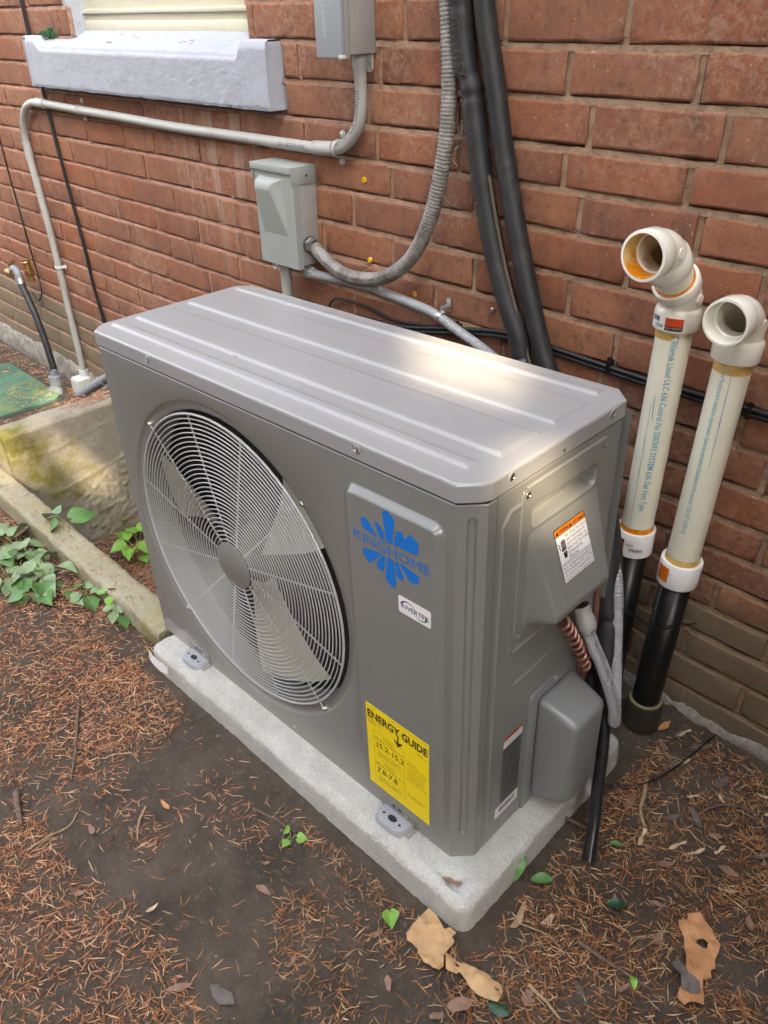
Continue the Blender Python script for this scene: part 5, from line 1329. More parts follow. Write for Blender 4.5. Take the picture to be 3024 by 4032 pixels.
# ------------------------------------------------------------------ tap, hose and valve box at the far left
tap = empty("brass_tap", (-3.0, .62, .36)); tag(tap, "brass garden tap with a grey elbow on the left part of the wall", "tap"); L0 = tap.location.copy()
mb = MB(); mb.lathe([(.012, -.02), (.016, -.02), (.016, .0), (.020, .002), (.020, .028), (.015, .030), (.015, .075), (.017, .076), (.017, .09)], (-3.09, .575, .345), (1, 0, .12), 16); at(mb.build("body", brass, tap, angle=40), L0)
mb = MB(); mb.lathe([(.018, 0), (.021, .004), (.015, .010), (.015, .034), (.019, .036), (.019, .050), (.014, .052), (.014, .085)], (-2.94, .600, .415), (0.1, .02, -1), 16); at(mb.build("valve", brass, tap, angle=40), L0)
mb = MB(); mb.tube(crom([(-3.035, .57, .365), (-3.0, .568, .380), (-2.972, .566, .368), (-2.962, .565, .335)], 6), .0150, 14); at(mb.build("grey_elbow", valve_g, tap, angle=60), L0)
for p in ((-3.07, .575, .371), (-2.995, .568, .399)): at(MB().lathe([(.004, 0), (.004, .010), (.007, .011), (.007, .015), (.0001, .016)], p, UP, 10).build("bleed_screw", brass, tap), L0)
hs = empty("garden_hose", (-2.80, .54, -.05)); tag(hs, "thick black hose dropping from the brass tap to the ground valve", "hose"); L0 = hs.location.copy()
hp = crom([(-2.965, .566, .345), (-2.945, .562, .31), (-2.875, .555, .228), (-2.822, .548, .126), (-2.790, .542, .03), (-2.777, .538, -.025)], 8)
at(MB().tube(hp, .0145, 16).build("tube", rubber, hs, angle=180), L0)
for i in (2, 5, 44 - 6): 
    i = min(i, len(hp) - 3); t = (hp[i + 1] - hp[i]).normalized(); mb = MB(); mb.lathe([(.0148, -.006), (.0172, -.006), (.0172, .006), (.0148, .006)], hp[i], t, 18); mb.box(hp[i].x - .024, hp[i].x - .014, hp[i].y - .012, hp[i].y - .002, hp[i].z - .004, hp[i].z + .006); at(mb.build("hose_clamp", galv, hs), L0)
gv = empty("ground_valve", (-2.77, .53, -.12)); tag(gv, "grey plastic ball valve standing at the foot of the black hose", "valve"); L0 = gv.location.copy()
mb = MB(); mb.lathe([(.016, .07), (.017, .045), (.026, .043), (.026, .005), (.022, .003), (.022, -.05)], (-2.772, .532, -.075), UP, 20); at(mb.build("body", valve_g, gv, angle=40), L0)
mb = MB(); mb.lathe([(0.0001, .006), (.006, .006), (.007, .001), (.034, .001), (.036, -.002), (.036, -.02)], (-2.762, .505, -.105), (.35, -1, .25), 24); at(mb.build("valve_face", valve_g, gv, angle=40), L0)
o = empty("grey_pipe"); tag(o, "grey plastic pipe slanting up from the ground behind the heat pump", "pipe")
MB().tube([(-2.72, .58, -.14), (-2.60, .59, -.070), (-2.40, .60, .045), (-2.25, .61, .13)], .0175, 16).build("pipe", valve_g, o, angle=60); MB().tube([(-2.548, .5925, -.041), (-2.43, .5985, .027)], .0205, 18).build("coupling", valve_g, o, angle=50)
o = MB().tube(crom([(-2.50, .585, -.12), (-2.42, .59, -.02), (-2.33, .60, .05), (-2.30, .61, .09)], 6), .005, 8).build("ground_cable", cable_m, angle=180); tag(o, "black cable slung under the slanting grey pipe", "cable")
vb = empty("valve_box", (-2.95, .37, -.12)); tag(vb, "green plastic valve box lid littered with needles", "valve box"); L0 = vb.location.copy()
def rrect(x0, x1, y0, y1, r, n=6):
    o = []
    for cx, cy, a0 in ((x1 - r, y1 - r, 0), (x0 + r, y1 - r, 90), (x0 + r, y0 + r, 180), (x1 - r, y0 + r, 270)):
        o += [(cx + r * math.cos(R(a0 + 90 * k / n)), cy + r * math.sin(R(a0 + 90 * k / n))) for k in range(n + 1)]
    return o
def slab(pts, z0, z1):
    n = len(pts); return MB().add([(x, y, z1) for x, y in pts] + [(x, y, z0) for x, y in pts], [tuple(range(n)), tuple(range(n, 2 * n))] + [(i, (i + 1) % n, n + (i + 1) % n, n + i) for i in range(n)])
at(slab(rrect(-3.26, -2.690, .20, .515, .045), -.118, -.096).build("lid", lidgreen, vb, bevel=.004), L0)
at(slab(rrect(-3.275, -2.675, .185, .53, .05), -.19, -.106).build("rim", simple("dark_box_rim", (.035, .04, .035, 1), .7), vb, bevel=.004), L0)
o = MB().lathe([(.075, 0), (.078, .05), (.070, .20), (.055, .26), (.0001, .27)], (-3.42, .42, -.14), (0.05, 0, 1), 24).build("stone_post", concrete_mat("pitted_stone", (.26, .24, .21, 1), (.13, .12, .11, 1), None, 0, 1, 70, 1.0)); tag(o, "pitted grey stone post at the left edge near the wall", "post")

# ------------------------------------------------------------------ litter on the soil
def sheet(name, outer, mt, lift=.004, amp=.004, holes=(), seed=0, curl=0.0, th=.0007, base=None):
    """a dry leaf or torn scrap: filled outline, refined, crumpled and given thickness"""
    bm = bmesh.new(); edges = []
    for lp_ in [outer] + list(holes):
        vs = [bm.verts.new((x, y, 0)) for x, y in lp_]
        edges += [bm.edges.new((vs[i], vs[(i + 1) % len(vs)])) for i in range(len(vs))]
    bmesh.ops.triangle_fill(bm, use_beauty=True, use_dissolve=False, edges=edges)
    bmesh.ops.subdivide_edges(bm, edges=bm.edges[:], cuts=2, use_grid_fill=True)
    cx = sum(p[0] for p in outer) / len(outer); cy = sum(p[1] for p in outer) / len(outer)
    rad = max(math.hypot(p[0] - cx, p[1] - cy) for p in outer)
    for v in bm.verts:
        x, y = v.co.x, v.co.y; d = math.hypot(x - cx, y - cy) / rad
        b0 = gz(x, y) if base is None else base
        v.co.z = b0 + lift + amp * noise.noise(V((x * 28 + seed, y * 28, seed))) + amp * .6 * noise.noise(V((x * 75, y * 75 + seed, 2))) + curl * d * d
    bmesh.ops.recalc_face_normals(bm, faces=bm.faces)
    ret = bmesh.ops.solidify(bm, geom=bm.faces[:], thickness=th)
    me = bpy.data.meshes.new(name); bm.to_mesh(me); bm.free(); me.materials.append(mt)
    me.polygons.foreach_set("use_smooth", [True] * len(me.polygons)); me.set_sharp_from_angle(angle=R(50))
    o = bpy.data.objects.new(name, me); col.objects.link(o); return o
A = [(-0.0157, -0.0719), (-0.0137, -0.0933), (-0.0139, -0.112), (-0.0119, -0.1342), (-0.0031, -0.1403), (0.0203, -0.139), (0.0259, -0.1435), (0.0421, -0.1487), (0.0617, -0.1474), (0.0721, -0.1421), (0.0699, -0.1296), (0.0616, -0.1196), (0.0606, -0.1106), (0.057, -0.0866), (0.0437, -0.0836), (0.0291, -0.083), (0.004, -0.0743)]
A2 = [(0.0299, -0.0823), (0.0346, -0.0731), (0.0492, -0.0722), (0.0488, -0.0845), (0.0408, -0.085)]
B = [(0.0597, -0.1128), (0.0656, -0.1085), (0.0839, -0.1045), (0.1091, -0.0963), (0.1333, -0.0875), (0.1451, -0.0894), (0.1571, -0.0869), (0.1665, -0.0935), (0.1696, -0.0996), (0.1711, -0.1142), (0.1549, -0.1207), (0.1392, -0.1232), (0.1202, -0.1221), (0.1016, -0.1189), (0.0949, -0.1173), (0.0931, -0.1246), (0.0854, -0.1281), (0.0751, -0.1286)]
Bh = [(0.0781, -0.1103), (0.0877, -0.1083), (0.0883, -0.1133), (0.0838, -0.1138)]
Bh2 = [(0.1522, -0.0984), (0.1604, -0.0943), (0.162, -0.0979), (0.1566, -0.1007)]
HL = [(0.3175, 0.2343), (0.3324, 0.2476), (0.3416, 0.2415), (0.3596, 0.2376), (0.3683, 0.2301), (0.3822, 0.2215), (0.3842, 0.2092), (0.3859, 0.1956), (0.3927, 0.1835), (0.3881, 0.1752), (0.395, 0.1648), (0.3864, 0.1514), (0.3966, 0.1327), (0.4061, 0.1117), (0.3929, 0.108), (0.3854, 0.1005), (0.3834, 0.0916), (0.3696, 0.0942), (0.3652, 0.1135), (0.3697, 0.1348), (0.3557, 0.1506), (0.3483, 0.1686), (0.3314, 0.1936), (0.3153, 0.2046), (0.3096, 0.2154), (0.3208, 0.2237)]
HI = [(0.3479, 0.2067), (0.3552, 0.214), (0.3646, 0.2132), (0.3677, 0.2041), (0.3621, 0.2003), (0.3512, 0.2)]
GL = [(0.3361, 0.1387), (0.3465, 0.1491), (0.3582, 0.1456), (0.3672, 0.1397), (0.3845, 0.1398), (0.3925, 0.1239), (0.382, 0.1146), (0.369, 0.1101), (0.3577, 0.1279), (0.347, 0.1295)]
sa = sheet("dry_leaf_scrap", A, kraft, .012, .010, seed=1.3, curl=.007); tag(sa, "crumpled tan dry leaf scrap just in front of the pad corner", "leaf")
o = sheet("flap", A2, kraft, .012, .003, seed=2.1); o.parent = sa
tag(sheet("dry_leaf_scrap", B, kraft, .010, .009, (Bh, Bh2), seed=4.4, curl=.006), "long folded tan leaf scrap with worm holes, right of the crumpled one", "leaf")
tag(sheet("oak_leaf", HL, orange_leaf, .014, .009, (HI,), seed=6.0, curl=.008), "large orange tan dry leaf with one big hole", "leaf")
tag(sheet("curled_leaf", GL, grey_leaf, .022, .008, seed=8.0), "curled grey dead leaf lying on the large orange tan leaf", "leaf")
for pts, mt, lab in (([(0.1113, -0.1652), (0.1198, -0.1464), (0.1344, -0.1345), (0.1424, -0.1395), (0.1413, -0.1534), (0.1264, -0.1721), (0.1167, -0.1728)], brown_leaf, "flat brown dead leaf below the tan leaf scraps at the bottom"),
                     ([(0.19, -0.0728), (0.1888, -0.0581), (0.1999, -0.0564), (0.2116, -0.0709), (0.2028, -0.0802), (0.1914, -0.078)], brown_leaf, "small square brown leaf right of the folded tan scrap"),
                     ([(0.1567, -0.1228), (0.1707, -0.1089), (0.1866, -0.1008), (0.1944, -0.1109), (0.187, -0.1234), (0.1714, -0.1287)], leaf_dk, "very dark green fallen leaf under the folded tan scrap"),
                     ([(0.1037, -0.2009), (0.105, -0.1921), (0.1153, -0.1831), (0.1229, -0.1857), (0.1177, -0.1946), (0.1078, -0.2039)], brown_leaf, "small brown leaf at the bottom edge below the tan scraps"),
                     ([(0.1416, 0.0448), (0.1433, 0.068), (0.1496, 0.0757), (0.1529, 0.0636), (0.1558, 0.0558), (0.1492, 0.0487)], samara_m, "small pale torn leaf between pad corner and drain hose"),
                     ([(0.1068, 0.0013), (0.1057, 0.0185), (0.0997, 0.0406), (0.0965, 0.0612), (0.1015, 0.0581), (0.1175, 0.024), (0.1165, 0.0078)], twig_lt, "split piece of pale bark right of the pad corner")):
    tag(sheet("fallen_leaf" if "bark" not in lab else "bark_piece", pts, mt, .006, .004, seed=rnd.random() * 9), lab, "leaf" if "bark" not in lab else "bark")
def twig(pts, r, mt, lab, name="twig"):
    P = crom([(x, y, gz(x, y) + h) for x, y, h in pts], 7)
    rr = [r * (1 - .45 * i / len(P)) * (1 + .18 * noise.noise(V((i * .9, r * 900, 0)))) for i in range(len(P))]
    P = [p + V((noise.noise(V((i * .6, 1, r))) * .002, noise.noise(V((i * .6, 5, r))) * .002, 0)) for i, p in enumerate(P)]
    tag(MB().tube(P, rr, 7).build(name, mt, angle=180), lab, "twig")
twig([(.119, .446, .008), (.136, .405, .007), (.146, .375, .006), (.165, .350, .006), (.189, .328, .006)], .0052, twig_lt, "pale stick lying right of the drain hose")
twig([(.207, .060, .012), (.235, .064, .009), (.270, .070, .008), (.305, .078, .006), (.335, .083, .004)], .0045, twig_m, "dark twig left of the large orange tan leaf")
twig([(-.938, -.282, .007), (-.87, -.318, .010), (-.824, -.344, .006), (-.785, -.368, .007), (-.749, -.392, .005)], .0042, twig_m, "long thin dark twig on the needles left of the pad")
twig([(-.655, -.528, .004), (-.652, -.485, .006), (-.645, -.447, .006), (-.662, -.419, .006)], .0024, twig_lt, "thin pale twig on bare soil at the left")
twig([(-.415, -.165, .008), (-.365, -.148, .006), (-.309, -.137, .005)], .0028, twig_m, "short brown twig near the middle of the pad edge")
twig([(.188, -.054, .008), (.222, -.054, .006), (.256, -.060, .006)], .0036, twig_lt, "straight pale twig at the bottom right of the tan scraps")
twig([(-.798, -.488, .010), (-.755, -.502, .008), (-.713, -.513, .007)], .0080, twig_m, "stubby broken bark stick at the left edge", "bark_stick")
twig([(.02, .245, .012), (.075, .255, .010), (.10, .262, .006)], .0045, twig_m, "half hidden brown stick in the needles below the valve cover")
twig([(.235, .45, .006), (.26, .49, .012), (.30, .515, .012), (.33, .50, .006)], .0026, twig_m, "thin curved grey root near the foot of the wall")
twig([(.115, .02, .004), (.165, .035, .010), (.205, .028, .006)], .0016, twig_lt, "thin straw stem below the drain hose")
twig([(-.575, -.315, .005), (-.55, -.345, .007), (-.520, -.365, .004)], .0030, twig_lt, "short pale twig on the bare soil in front of the pad")
twig([(.30, -.02, .006), (.33, .0, .009), (.355, .03, .010)], .0024, twig_lt, "pale forked straw at the bottom right")
# small dry leaves and maple keys, each a piece of its own
def small_leaf(x, y, L, mt, name="dry_leaf"):
    a = rnd.uniform(0, 6.3); w = rnd.uniform(.3, .5); o_ = []
    for t, k in ((0, 0), (.15, .5), (.4, 1), (.7, .8), (.88, .45), (1, .0), (.85, -.5), (.6, -.9), (.3, -.85), (.1, -.4)):
        u = (t - .5) * L; q = k * w * L * rnd.uniform(.7, 1.15) * .5
        o_.append((x + u * math.cos(a) - q * math.sin(a), y + u * math.sin(a) + q * math.cos(a)))
    return sheet(name, o_, mt, .005, .005, seed=rnd.random() * 50, curl=rnd.uniform(-.002, .008))
for (x, y, L, mt) in ((.118, .378, .048, brown_leaf), (.14, .52, .034, grey_leaf), (.232, .548, .050, grey_leaf), (.10, .55, .036, brown_leaf), (.16, .60, .040, grey_leaf), (.20, .40, .040, grey_leaf), (.235, .43, .052, grey_leaf), (.28, .42, .030, brown_leaf),
                      (.24, .30, .034, brown_leaf), (.33, .37, .040, brown_leaf), (.36, .44, .034, grey_leaf), (.27, .22, .030, brown_leaf), (.30, .165, .032, brown_leaf), (.215, .17, .032, brown_leaf), (.075, .60, .040, orange_leaf), (.11, .595, .030, grey_leaf),
                      (-.55, -.285, .030, orange_leaf), (-.37, -.42, .026, samara_m), (-.50, -.50, .030, brown_leaf), (-.22, -.46, .046, brown_leaf), (-.16, -.415, .055, grey_leaf), (-.26, -.255, .036, brown_leaf), (-.60, -.42, .030, brown_leaf), (-.12, -.30, .026, brown_leaf), (-.30, -.22, .022, brown_leaf),
                      (-1.93, .30, .09, brown_leaf), (-1.82, .36, .08, orange_leaf), (-1.70, .27, .07, brown_leaf), (-1.50, -.16, .055, brown_leaf), (-1.36, -.10, .04, brown_leaf), (.02, -.21, .03, brown_leaf), (-.05, -.165, .024, brown_leaf), (.30, .05, .03, brown_leaf), (.40, .30, .03, brown_leaf), (.25, -.0, .028, grey_leaf)):
    c_ = {brown_leaf.name: "brown", grey_leaf.name: "grey", orange_leaf.name: "orange", samara_m.name: "pale tan"}[mt.name]
    if x < -1.6: w_ = "in the sunken bed behind the kerb"
    elif x < -1.2: w_ = "among needles in front of the kerb"
    elif x < -.45: w_ = "on the bare soil left of the pad"
    elif x < 0 and y < -.38: w_ = "near the bottom edge left of the tan scraps"
    elif x < .06: w_ = "in front of the long side of the pad"
    elif y > .53: w_ = "at the foot of the wall by the vent pipes"
    elif y > .34: w_ = "between the drain hose and the brick wall"
    elif y > .10: w_ = "on the needles right of the drain hose end"
    else: w_ = "by the dark twig at the bottom right"
    tag(small_leaf(x, y, L, mt), ("large " if L > .045 else "small ") + c_ + " dry curled leaf " + w_, "leaf", "small dry leaves on the soil")
def samara(x, y, L):
    a = rnd.uniform(0, 6.3); L *= rnd.uniform(.7, 1.15)
    o_ = []
    top = [(0, .05), (.08, .10), (.2, .09), (.35, .06), (.55, .13), (.75, .19), (.92, .15), (1, .06)]; bot = [(.8, .0), (.5, -.04), (.25, -.03), (.12, -.06), (.03, -.04)]
    for t, k in top + bot: u = (t - .5) * L; q = k * L; o_.append((x + u * math.cos(a) - q * math.sin(a), y + u * math.sin(a) + q * math.cos(a)))
    return sheet("maple_key", o_, samara_m, .005, .006, seed=rnd.random() * 30, curl=rnd.uniform(0, .009))
for x, y in ((.150, .535), (.306, .575), (.236, .352), (.252, .505), (.205, .47), (.30, .40), (.18, .315), (.345, .33), (.115, .61), (.33, .545), (.27, .36)):
    w_ = "nearest the drain hose" if x < .19 and y < .4 else "at the vent pipe foot" if x < .16 else "under the wall footing at the right edge" if y > .53 else "midway between hose and wall" if x < .26 else "out towards the right edge"
    tag(samara(x, y, rnd.uniform(.032, .045)), "pale winged maple key " + w_, "maple key", "maple keys near the wall")
# plants
def heart(L, fold, bendz, seed):
    mb = MB(); rows = 8; cols = 4; vs = []
    for j in range(rows + 1):
        t = j / rows
        w = 0.56 * math.sin(math.pi * min(1, (t * .93 + .07)) ** .62) * (1 - .12 * t) if t < 1 else 0
        for i in range(-cols, cols + 1):
            s_ = i / cols; x = s_ * w; back = -.16 * (1 - t) ** 3 * math.sin(abs(s_) * math.pi * .9)
            y = t + back; z = fold * abs(s_) ** 1.2 * w - bendz * t * t + .02 * noise.noise(V((x * 5 + seed, y * 5, seed)))
            vs.append((x * L, y * L, z * L))
    n = 2 * cols + 1
    fs = [(j * n + i, j * n + i + 1, (j + 1) * n + i + 1, (j + 1) * n + i) for j in range(rows) for i in range(n - 1)]
    return mb.add(vs, fs)
hearts = []
for k in range(6):
    for mt in (leaf_g, leaf_pale, leaf_br):
        o = heart(1.0, (.25, .45, .1, .6, .3, -.15)[k], (.15, .3, .45, .2, .6, .35)[k], k * 3.1).build("leaf", mt, angle=180, recalc=False); hearts.append((mt, o.data)); bpy.data.objects.remove(o)
def plant(x, y, leaves, lab, mix_=(leaf_g, leaf_pale), hz=None):
    p = empty("violet_plant", (x, y, gz(x, y) if hz is None else hz)); tag(p, lab, "plant", "violet plants along the kerb")
    for (dx, dy, dz_, L) in leaves:
        mt = rnd.choice(mix_); me = rnd.choice([d for mm, d in hearts if mm is mt])
        az = math.atan2(dy, dx) - math.pi / 2 + rnd.uniform(-.9, .9)
        o = bpy.data.objects.new("leaf", me); col.objects.link(o); o.parent = p
        o.matrix_basis = Matrix.Translation((dx, dy, dz_)) @ Matrix.Rotation(az, 4, 'Z') @ Matrix.Rotation(rnd.uniform(-.5, .45), 4, 'X') @ Matrix.Rotation(rnd.uniform(-.5, .5), 4, 'Y') @ Matrix.Scale(L, 4)
        MB().tube(crom([(dx * .12, dy * .12, -.005), (dx * .6, dy * .6, dz_ * .7 + .01), (dx, dy, dz_)], 4), .0011, 5).build("stem", stem_m, p)
def ring_leaves(n, rx, ry, h, L0, L1):
    out = []
    for i in range(n):
        a = 2 * math.pi * i / n + rnd.uniform(-.4, .4); k = rnd.uniform(.25, 1)
        out.append((rx * k * math.cos(a), ry * k * math.sin(a), rnd.uniform(.01, h), rnd.uniform(L0, L1)))
    return out
plant(-1.66, -.105, ring_leaves(15, .17, .065, .05, .040, .068), "biggest violet clump, in front of the kerb at the left edge")
plant(-1.50, -.115, ring_leaves(13, .15, .060, .05, .035, .062), "wilted pale violet clump spreading right of the biggest clump", (leaf_pale, leaf_g, leaf_pale))
plant(-1.57, -.19, ring_leaves(12, .16, .06, .04, .040, .064), "violet clump nearest the viewer, its leaves lying on the needles", (leaf_g, leaf_pale, leaf_pale))
plant(-1.42, -.16, ring_leaves(7, .10, .05, .03, .03, .05), "sparse violet clump at the right end of the patch", (leaf_pale, leaf_g))
plant(-1.78, -.14, ring_leaves(9, .12, .06, .05, .035, .06), "violet clump cut by the left edge of the picture")
plant(-1.325, -.075, ring_leaves(6, .06, .03, .035, .028, .048), "small dark violet tuft halfway along the kerb foot")
plant(-1.155, -.058, ring_leaves(4, .04, .02, .03, .022, .038), "tiny violet tuft near the kerb end")
plant(-1.60, .02, [(-.05, .0, .045, .062), (.02, .02, .055, .075), (-.01, -.02, .04, .045)], "two violet leaves leaning over the kerb top", (leaf_g,), -.05)
plant(-1.86, .33, ring_leaves(7, .12, .07, .07, .055, .085), "bright green seedling between kerb and heat pump", (leaf_br,))
plant(-1.23, -.045, [(-.01, 0, .05, .03), (.015, 0, .045, .028), (.0, .01, .06, .026)], "lime green seedling growing against the kerb face", (leaf_br,))
plant(-.308, -.150, [(-.012, .004, .010, .018), (.012, .006, .010, .020), (.002, -.010, .010, .018)], "tiny green sprout on the soil in front of the pad", (leaf_br,))
plant(-.06, -.125, [(.0, .0, .012, .028)], "single upright green leaf left of the tan scraps", (leaf_br,))
def strip_leaf(pts, w, mt, lab):
    P = crom(pts, 6); mb = MB(); vs = []
    for i, p in enumerate(P):
        t = i / (len(P) - 1); d = (P[min(i + 1, len(P) - 1)] - P[max(0, i - 1)]).normalized(); s_ = d.cross(V((0, 0, 1))).normalized(); ww = w * math.sin(math.pi * (t * .9 + .07)) ** .8
        vs += [p - s_ * ww + V((0, 0, ww * .4)), p, p + s_ * ww + V((0, 0, ww * .4))]
    mb.add(vs, [(3 * i + k, 3 * i + k + 1, 3 * i + 4 + k, 3 * i + 3 + k) for i in range(len(P) - 1) for k in (0, 1)])
    tag(mb.build("green_leaf", mt, angle=180), lab, "leaf")
strip_leaf([(.034, .118, -.045), (.050, .108, -.030), (.062, .090, -.035), (.064, .073, -.055)], .009, leaf_g, "curved green leaf sprouting beside the pad")
strip_leaf([(.083, .098, -.058), (.098, .112, -.054), (.112, .124, -.056)], .011, leaf_g, "flat green leaf right of the pad")
strip_leaf([(.145, .262, -.056), (.155, .268, -.054), (.165, .276, -.057)], .006, leaf_g, "small green leaf under the drain hose")
strip_leaf([(.205, .155, -.058), (.220, .165, -.054), (.232, .178, -.057)], .010, leaf_dk, "dark green leaf beyond the drain hose end")
strip_leaf([(.300, .075, -.058), (.308, .068, -.052), (.315, .060, -.057)], .006, leaf_br, "lime green leaf at the tip of the dark twig")
tag(MB().tube(crom([(.043, .085, -.030), (.040, .055, -.022), (.047, .015, -.040), (.049, -.012, -.058)], 6), .0011, 5).build("runner_stem", twig_lt, angle=180), "thin straw coloured stem leaning on the pad side", "stem")
# paper tag stuck on the pad edge
m = MB(); m.grid(lsp(0, 1, 9), lsp(0, 1, 4), lambda u, v: (-.945 + .075 * u, -.067 - .004 * math.sin(u * 5) - .004 * v, -.012 - .028 * v - .012 * u + .004 * math.sin(u * 7)))
o = m.build("paper_tag", white_lab, angle=180); o.matrix_world = MAC.to_4x4(); tag(o, "torn white paper sticker on the left end of the pad", "sticker")

# ------------------------------------------------------------------ needles, crumbs: stuff nobody could count
BL = [(-1.35, -.20, .60, .26, 1.0), (-.98, -.22, .32, .22, .9), (-1.0, -.50, .35, .30, .7), (-.62, -.62, .40, .16, .8), (-.30, -.56, .34, .15, .75), (-.02, -.24, .22, .12, .55), (.18, -.08, .2, .14, .75), (.10, .22, .13, .30, 1.0), (.30, .40, .28, .32, .95), (.42, .12, .26, .28, .95), (.25, .05, .22, .2, .7), (.55, .5, .3, .3, .9),
      (-1.55, .30, .6, .30, 1.0), (-2.3, .35, .6, .4, 1.0), (-3.1, .55, .6, .16, 1.0), (-.18, -.10, .18, .05, .6), (-.45, -.20, .14, .06, .3), (-.75, -.33, .12, .07, .5), (-.55, -.36, .10, .06, .35), (-1.9, -.35, .6, .4, 1.0)]
def dens(x, y):
    d = .045
    for cx, cy, rx, ry, v in BL:
        q = ((x - cx) / rx) ** 2 + ((y - cy) / ry) ** 2
        if q < 1: d = max(d, v * smooth01((1 - q) * 1.9))
    k = noise.noise(V((x * 7, y * 7, 9))) + .6 * noise.noise(V((x * 17, y * 17, 3)))
    d *= max(0.12, .75 + .75 * k)
    q = ((x - .21) / .10) ** 2 + ((y - .19) / .05) ** 2
    if q < 1: d *= .25 + .6 * q
    return d
MI = MAC.inverted()
def blocked(x, y):
    p = MI @ V((x, y, -.06))
    if -.975 < p.x < .087 and -.092 < p.y < .49: return True
    if KX0 < x < KX1 + .01 and KY0 - .006 < y < KY1 + .006: return True
    if FXX - .11 < x < FXX + .01 and y > .035: return True
    if y > .632: return True
    if -3.28 < x < -2.67 and .18 < y < .535: return True
    return False
class Litter:
    def __init__(s): s.v = []; s.f = []; s.c = []
    def needle(s, x, y, z, az, L, w, c, tilt, curve):
        d = V((math.cos(az), math.sin(az), 0)); n = V((-d.y, d.x, 0)); k = len(s.v)
        for t in (-.5, 0, .5):
            p = V((x, y, z)) + d * (L * t) + n * (curve * L * (t * t - .1)) + V((0, 0, tilt * L * t + w * .5))
            ww = w * (1.0 if t == 0 else .45)
            s.v += [p - n * ww, p + V((0, 0, w * .9)), p + n * ww]; s.c += [c] * 3
        for j in (0, 1):
            b = k + 3 * j; s.f += [(b, b + 1, b + 4, b + 3), (b + 1, b + 2, b + 5, b + 4)]
    def build(s, name, mt):
        me = bpy.data.meshes.new(name); me.from_pydata([tuple(v) for v in s.v], [], s.f)
        at_ = me.color_attributes.new("col", 'FLOAT_COLOR', 'POINT'); at_.data.foreach_set("color", [q for c in s.c for q in (*c, 1.0)])
        me.materials.append(mt); o = bpy.data.objects.new(name, me); col.objects.link(o); return o
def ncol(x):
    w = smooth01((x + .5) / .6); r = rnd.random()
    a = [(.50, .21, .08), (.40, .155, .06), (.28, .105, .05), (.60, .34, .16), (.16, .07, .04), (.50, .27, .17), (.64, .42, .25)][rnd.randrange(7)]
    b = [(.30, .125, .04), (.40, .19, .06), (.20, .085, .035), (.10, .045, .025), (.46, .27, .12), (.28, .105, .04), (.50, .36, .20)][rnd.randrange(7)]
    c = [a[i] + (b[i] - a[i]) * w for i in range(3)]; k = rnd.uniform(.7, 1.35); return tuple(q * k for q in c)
nl_ = Litter()
def scatter(n, x0, x1, y0, y1):
    for _ in range(n):
        x, y = rnd.uniform(x0, x1), rnd.uniform(y0, y1); d = dens(x, y)
        if rnd.random() > d or blocked(x, y): continue
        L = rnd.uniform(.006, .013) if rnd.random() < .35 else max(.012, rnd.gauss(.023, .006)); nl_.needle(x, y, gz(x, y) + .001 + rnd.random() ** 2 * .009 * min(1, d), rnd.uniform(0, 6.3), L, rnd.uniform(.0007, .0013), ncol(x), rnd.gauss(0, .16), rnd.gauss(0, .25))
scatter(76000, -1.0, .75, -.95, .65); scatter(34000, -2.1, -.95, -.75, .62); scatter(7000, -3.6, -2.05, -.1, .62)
o = nl_.build("needle_litter", needle_m); o["kind"] = "stuff"; o["label"] = "dry orange brown conifer needles strewn over the soil"
nl_ = Litter()      # needles that have dropped on the valve box lid, the low concrete wall and the sill
for _ in range(420):
    x, y = rnd.uniform(-3.24, -2.70), rnd.uniform(.21, .50)
    if noise.noise(V((x * 9, y * 9, 4))) < -.02: continue
    nl_.needle(x, y, -.0955 + rnd.random() ** 2 * .006, rnd.uniform(0, 6.3), rnd.gauss(.022, .005), .0012, ncol(-2), rnd.gauss(0, .1), rnd.gauss(0, .2))
for _ in range(260):
    y = rnd.choice((rnd.uniform(.30, .60), rnd.gauss(.42, .06))); nl_.needle(FXX - rnd.uniform(.02, .095), y, FTOP + .002 + rnd.random() * .006, rnd.uniform(0, 6.3), rnd.gauss(.02, .005), .0012, ncol(-2), rnd.gauss(0, .1), rnd.gauss(0, .2))
for _ in range(16): x = rnd.uniform(-2.3, -1.35); y = rnd.uniform(.64, .70); nl_.needle(x, y, sill_top(x, y) + .0015, rnd.uniform(0, 6.3), rnd.gauss(.02, .006), .0012, ncol(-2), 0, rnd.gauss(0, .3))
for _ in range(70): x = rnd.uniform(-2.2, -1.0); nl_.needle(x, rnd.uniform(KY0 + .01, KY1 - .01), KZ + .0035 * (x + 1) + .003, rnd.uniform(0, 6.3), rnd.gauss(.018, .005), .0011, ncol(-2), 0, rnd.gauss(0, .3))
o = nl_.build("dropped_needles", needle_m); o["kind"] = "stuff"; o["label"] = "needles dropped on the valve box lid and low concrete wall"
nl_ = Litter()      # specks of dirt on the unit's lid
cl = MB(); cc_ = []
def crumb(x, y, z, r, c, mb, store):
    k = [(math.cos(a) * r * rnd.uniform(.6, 1.2), math.sin(a) * r * rnd.uniform(.6, 1.2)) for a in lsp(0, 2 * math.pi * .8, 5)]
    mb.add([(x + a, y + b, z) for a, b in k] + [(x + rnd.uniform(-.3, .3) * r, y + rnd.uniform(-.3, .3) * r, z + r * rnd.uniform(.6, 1.1))], [(i, (i + 1) % 5, 5) for i in range(5)]); store += [c] * 6
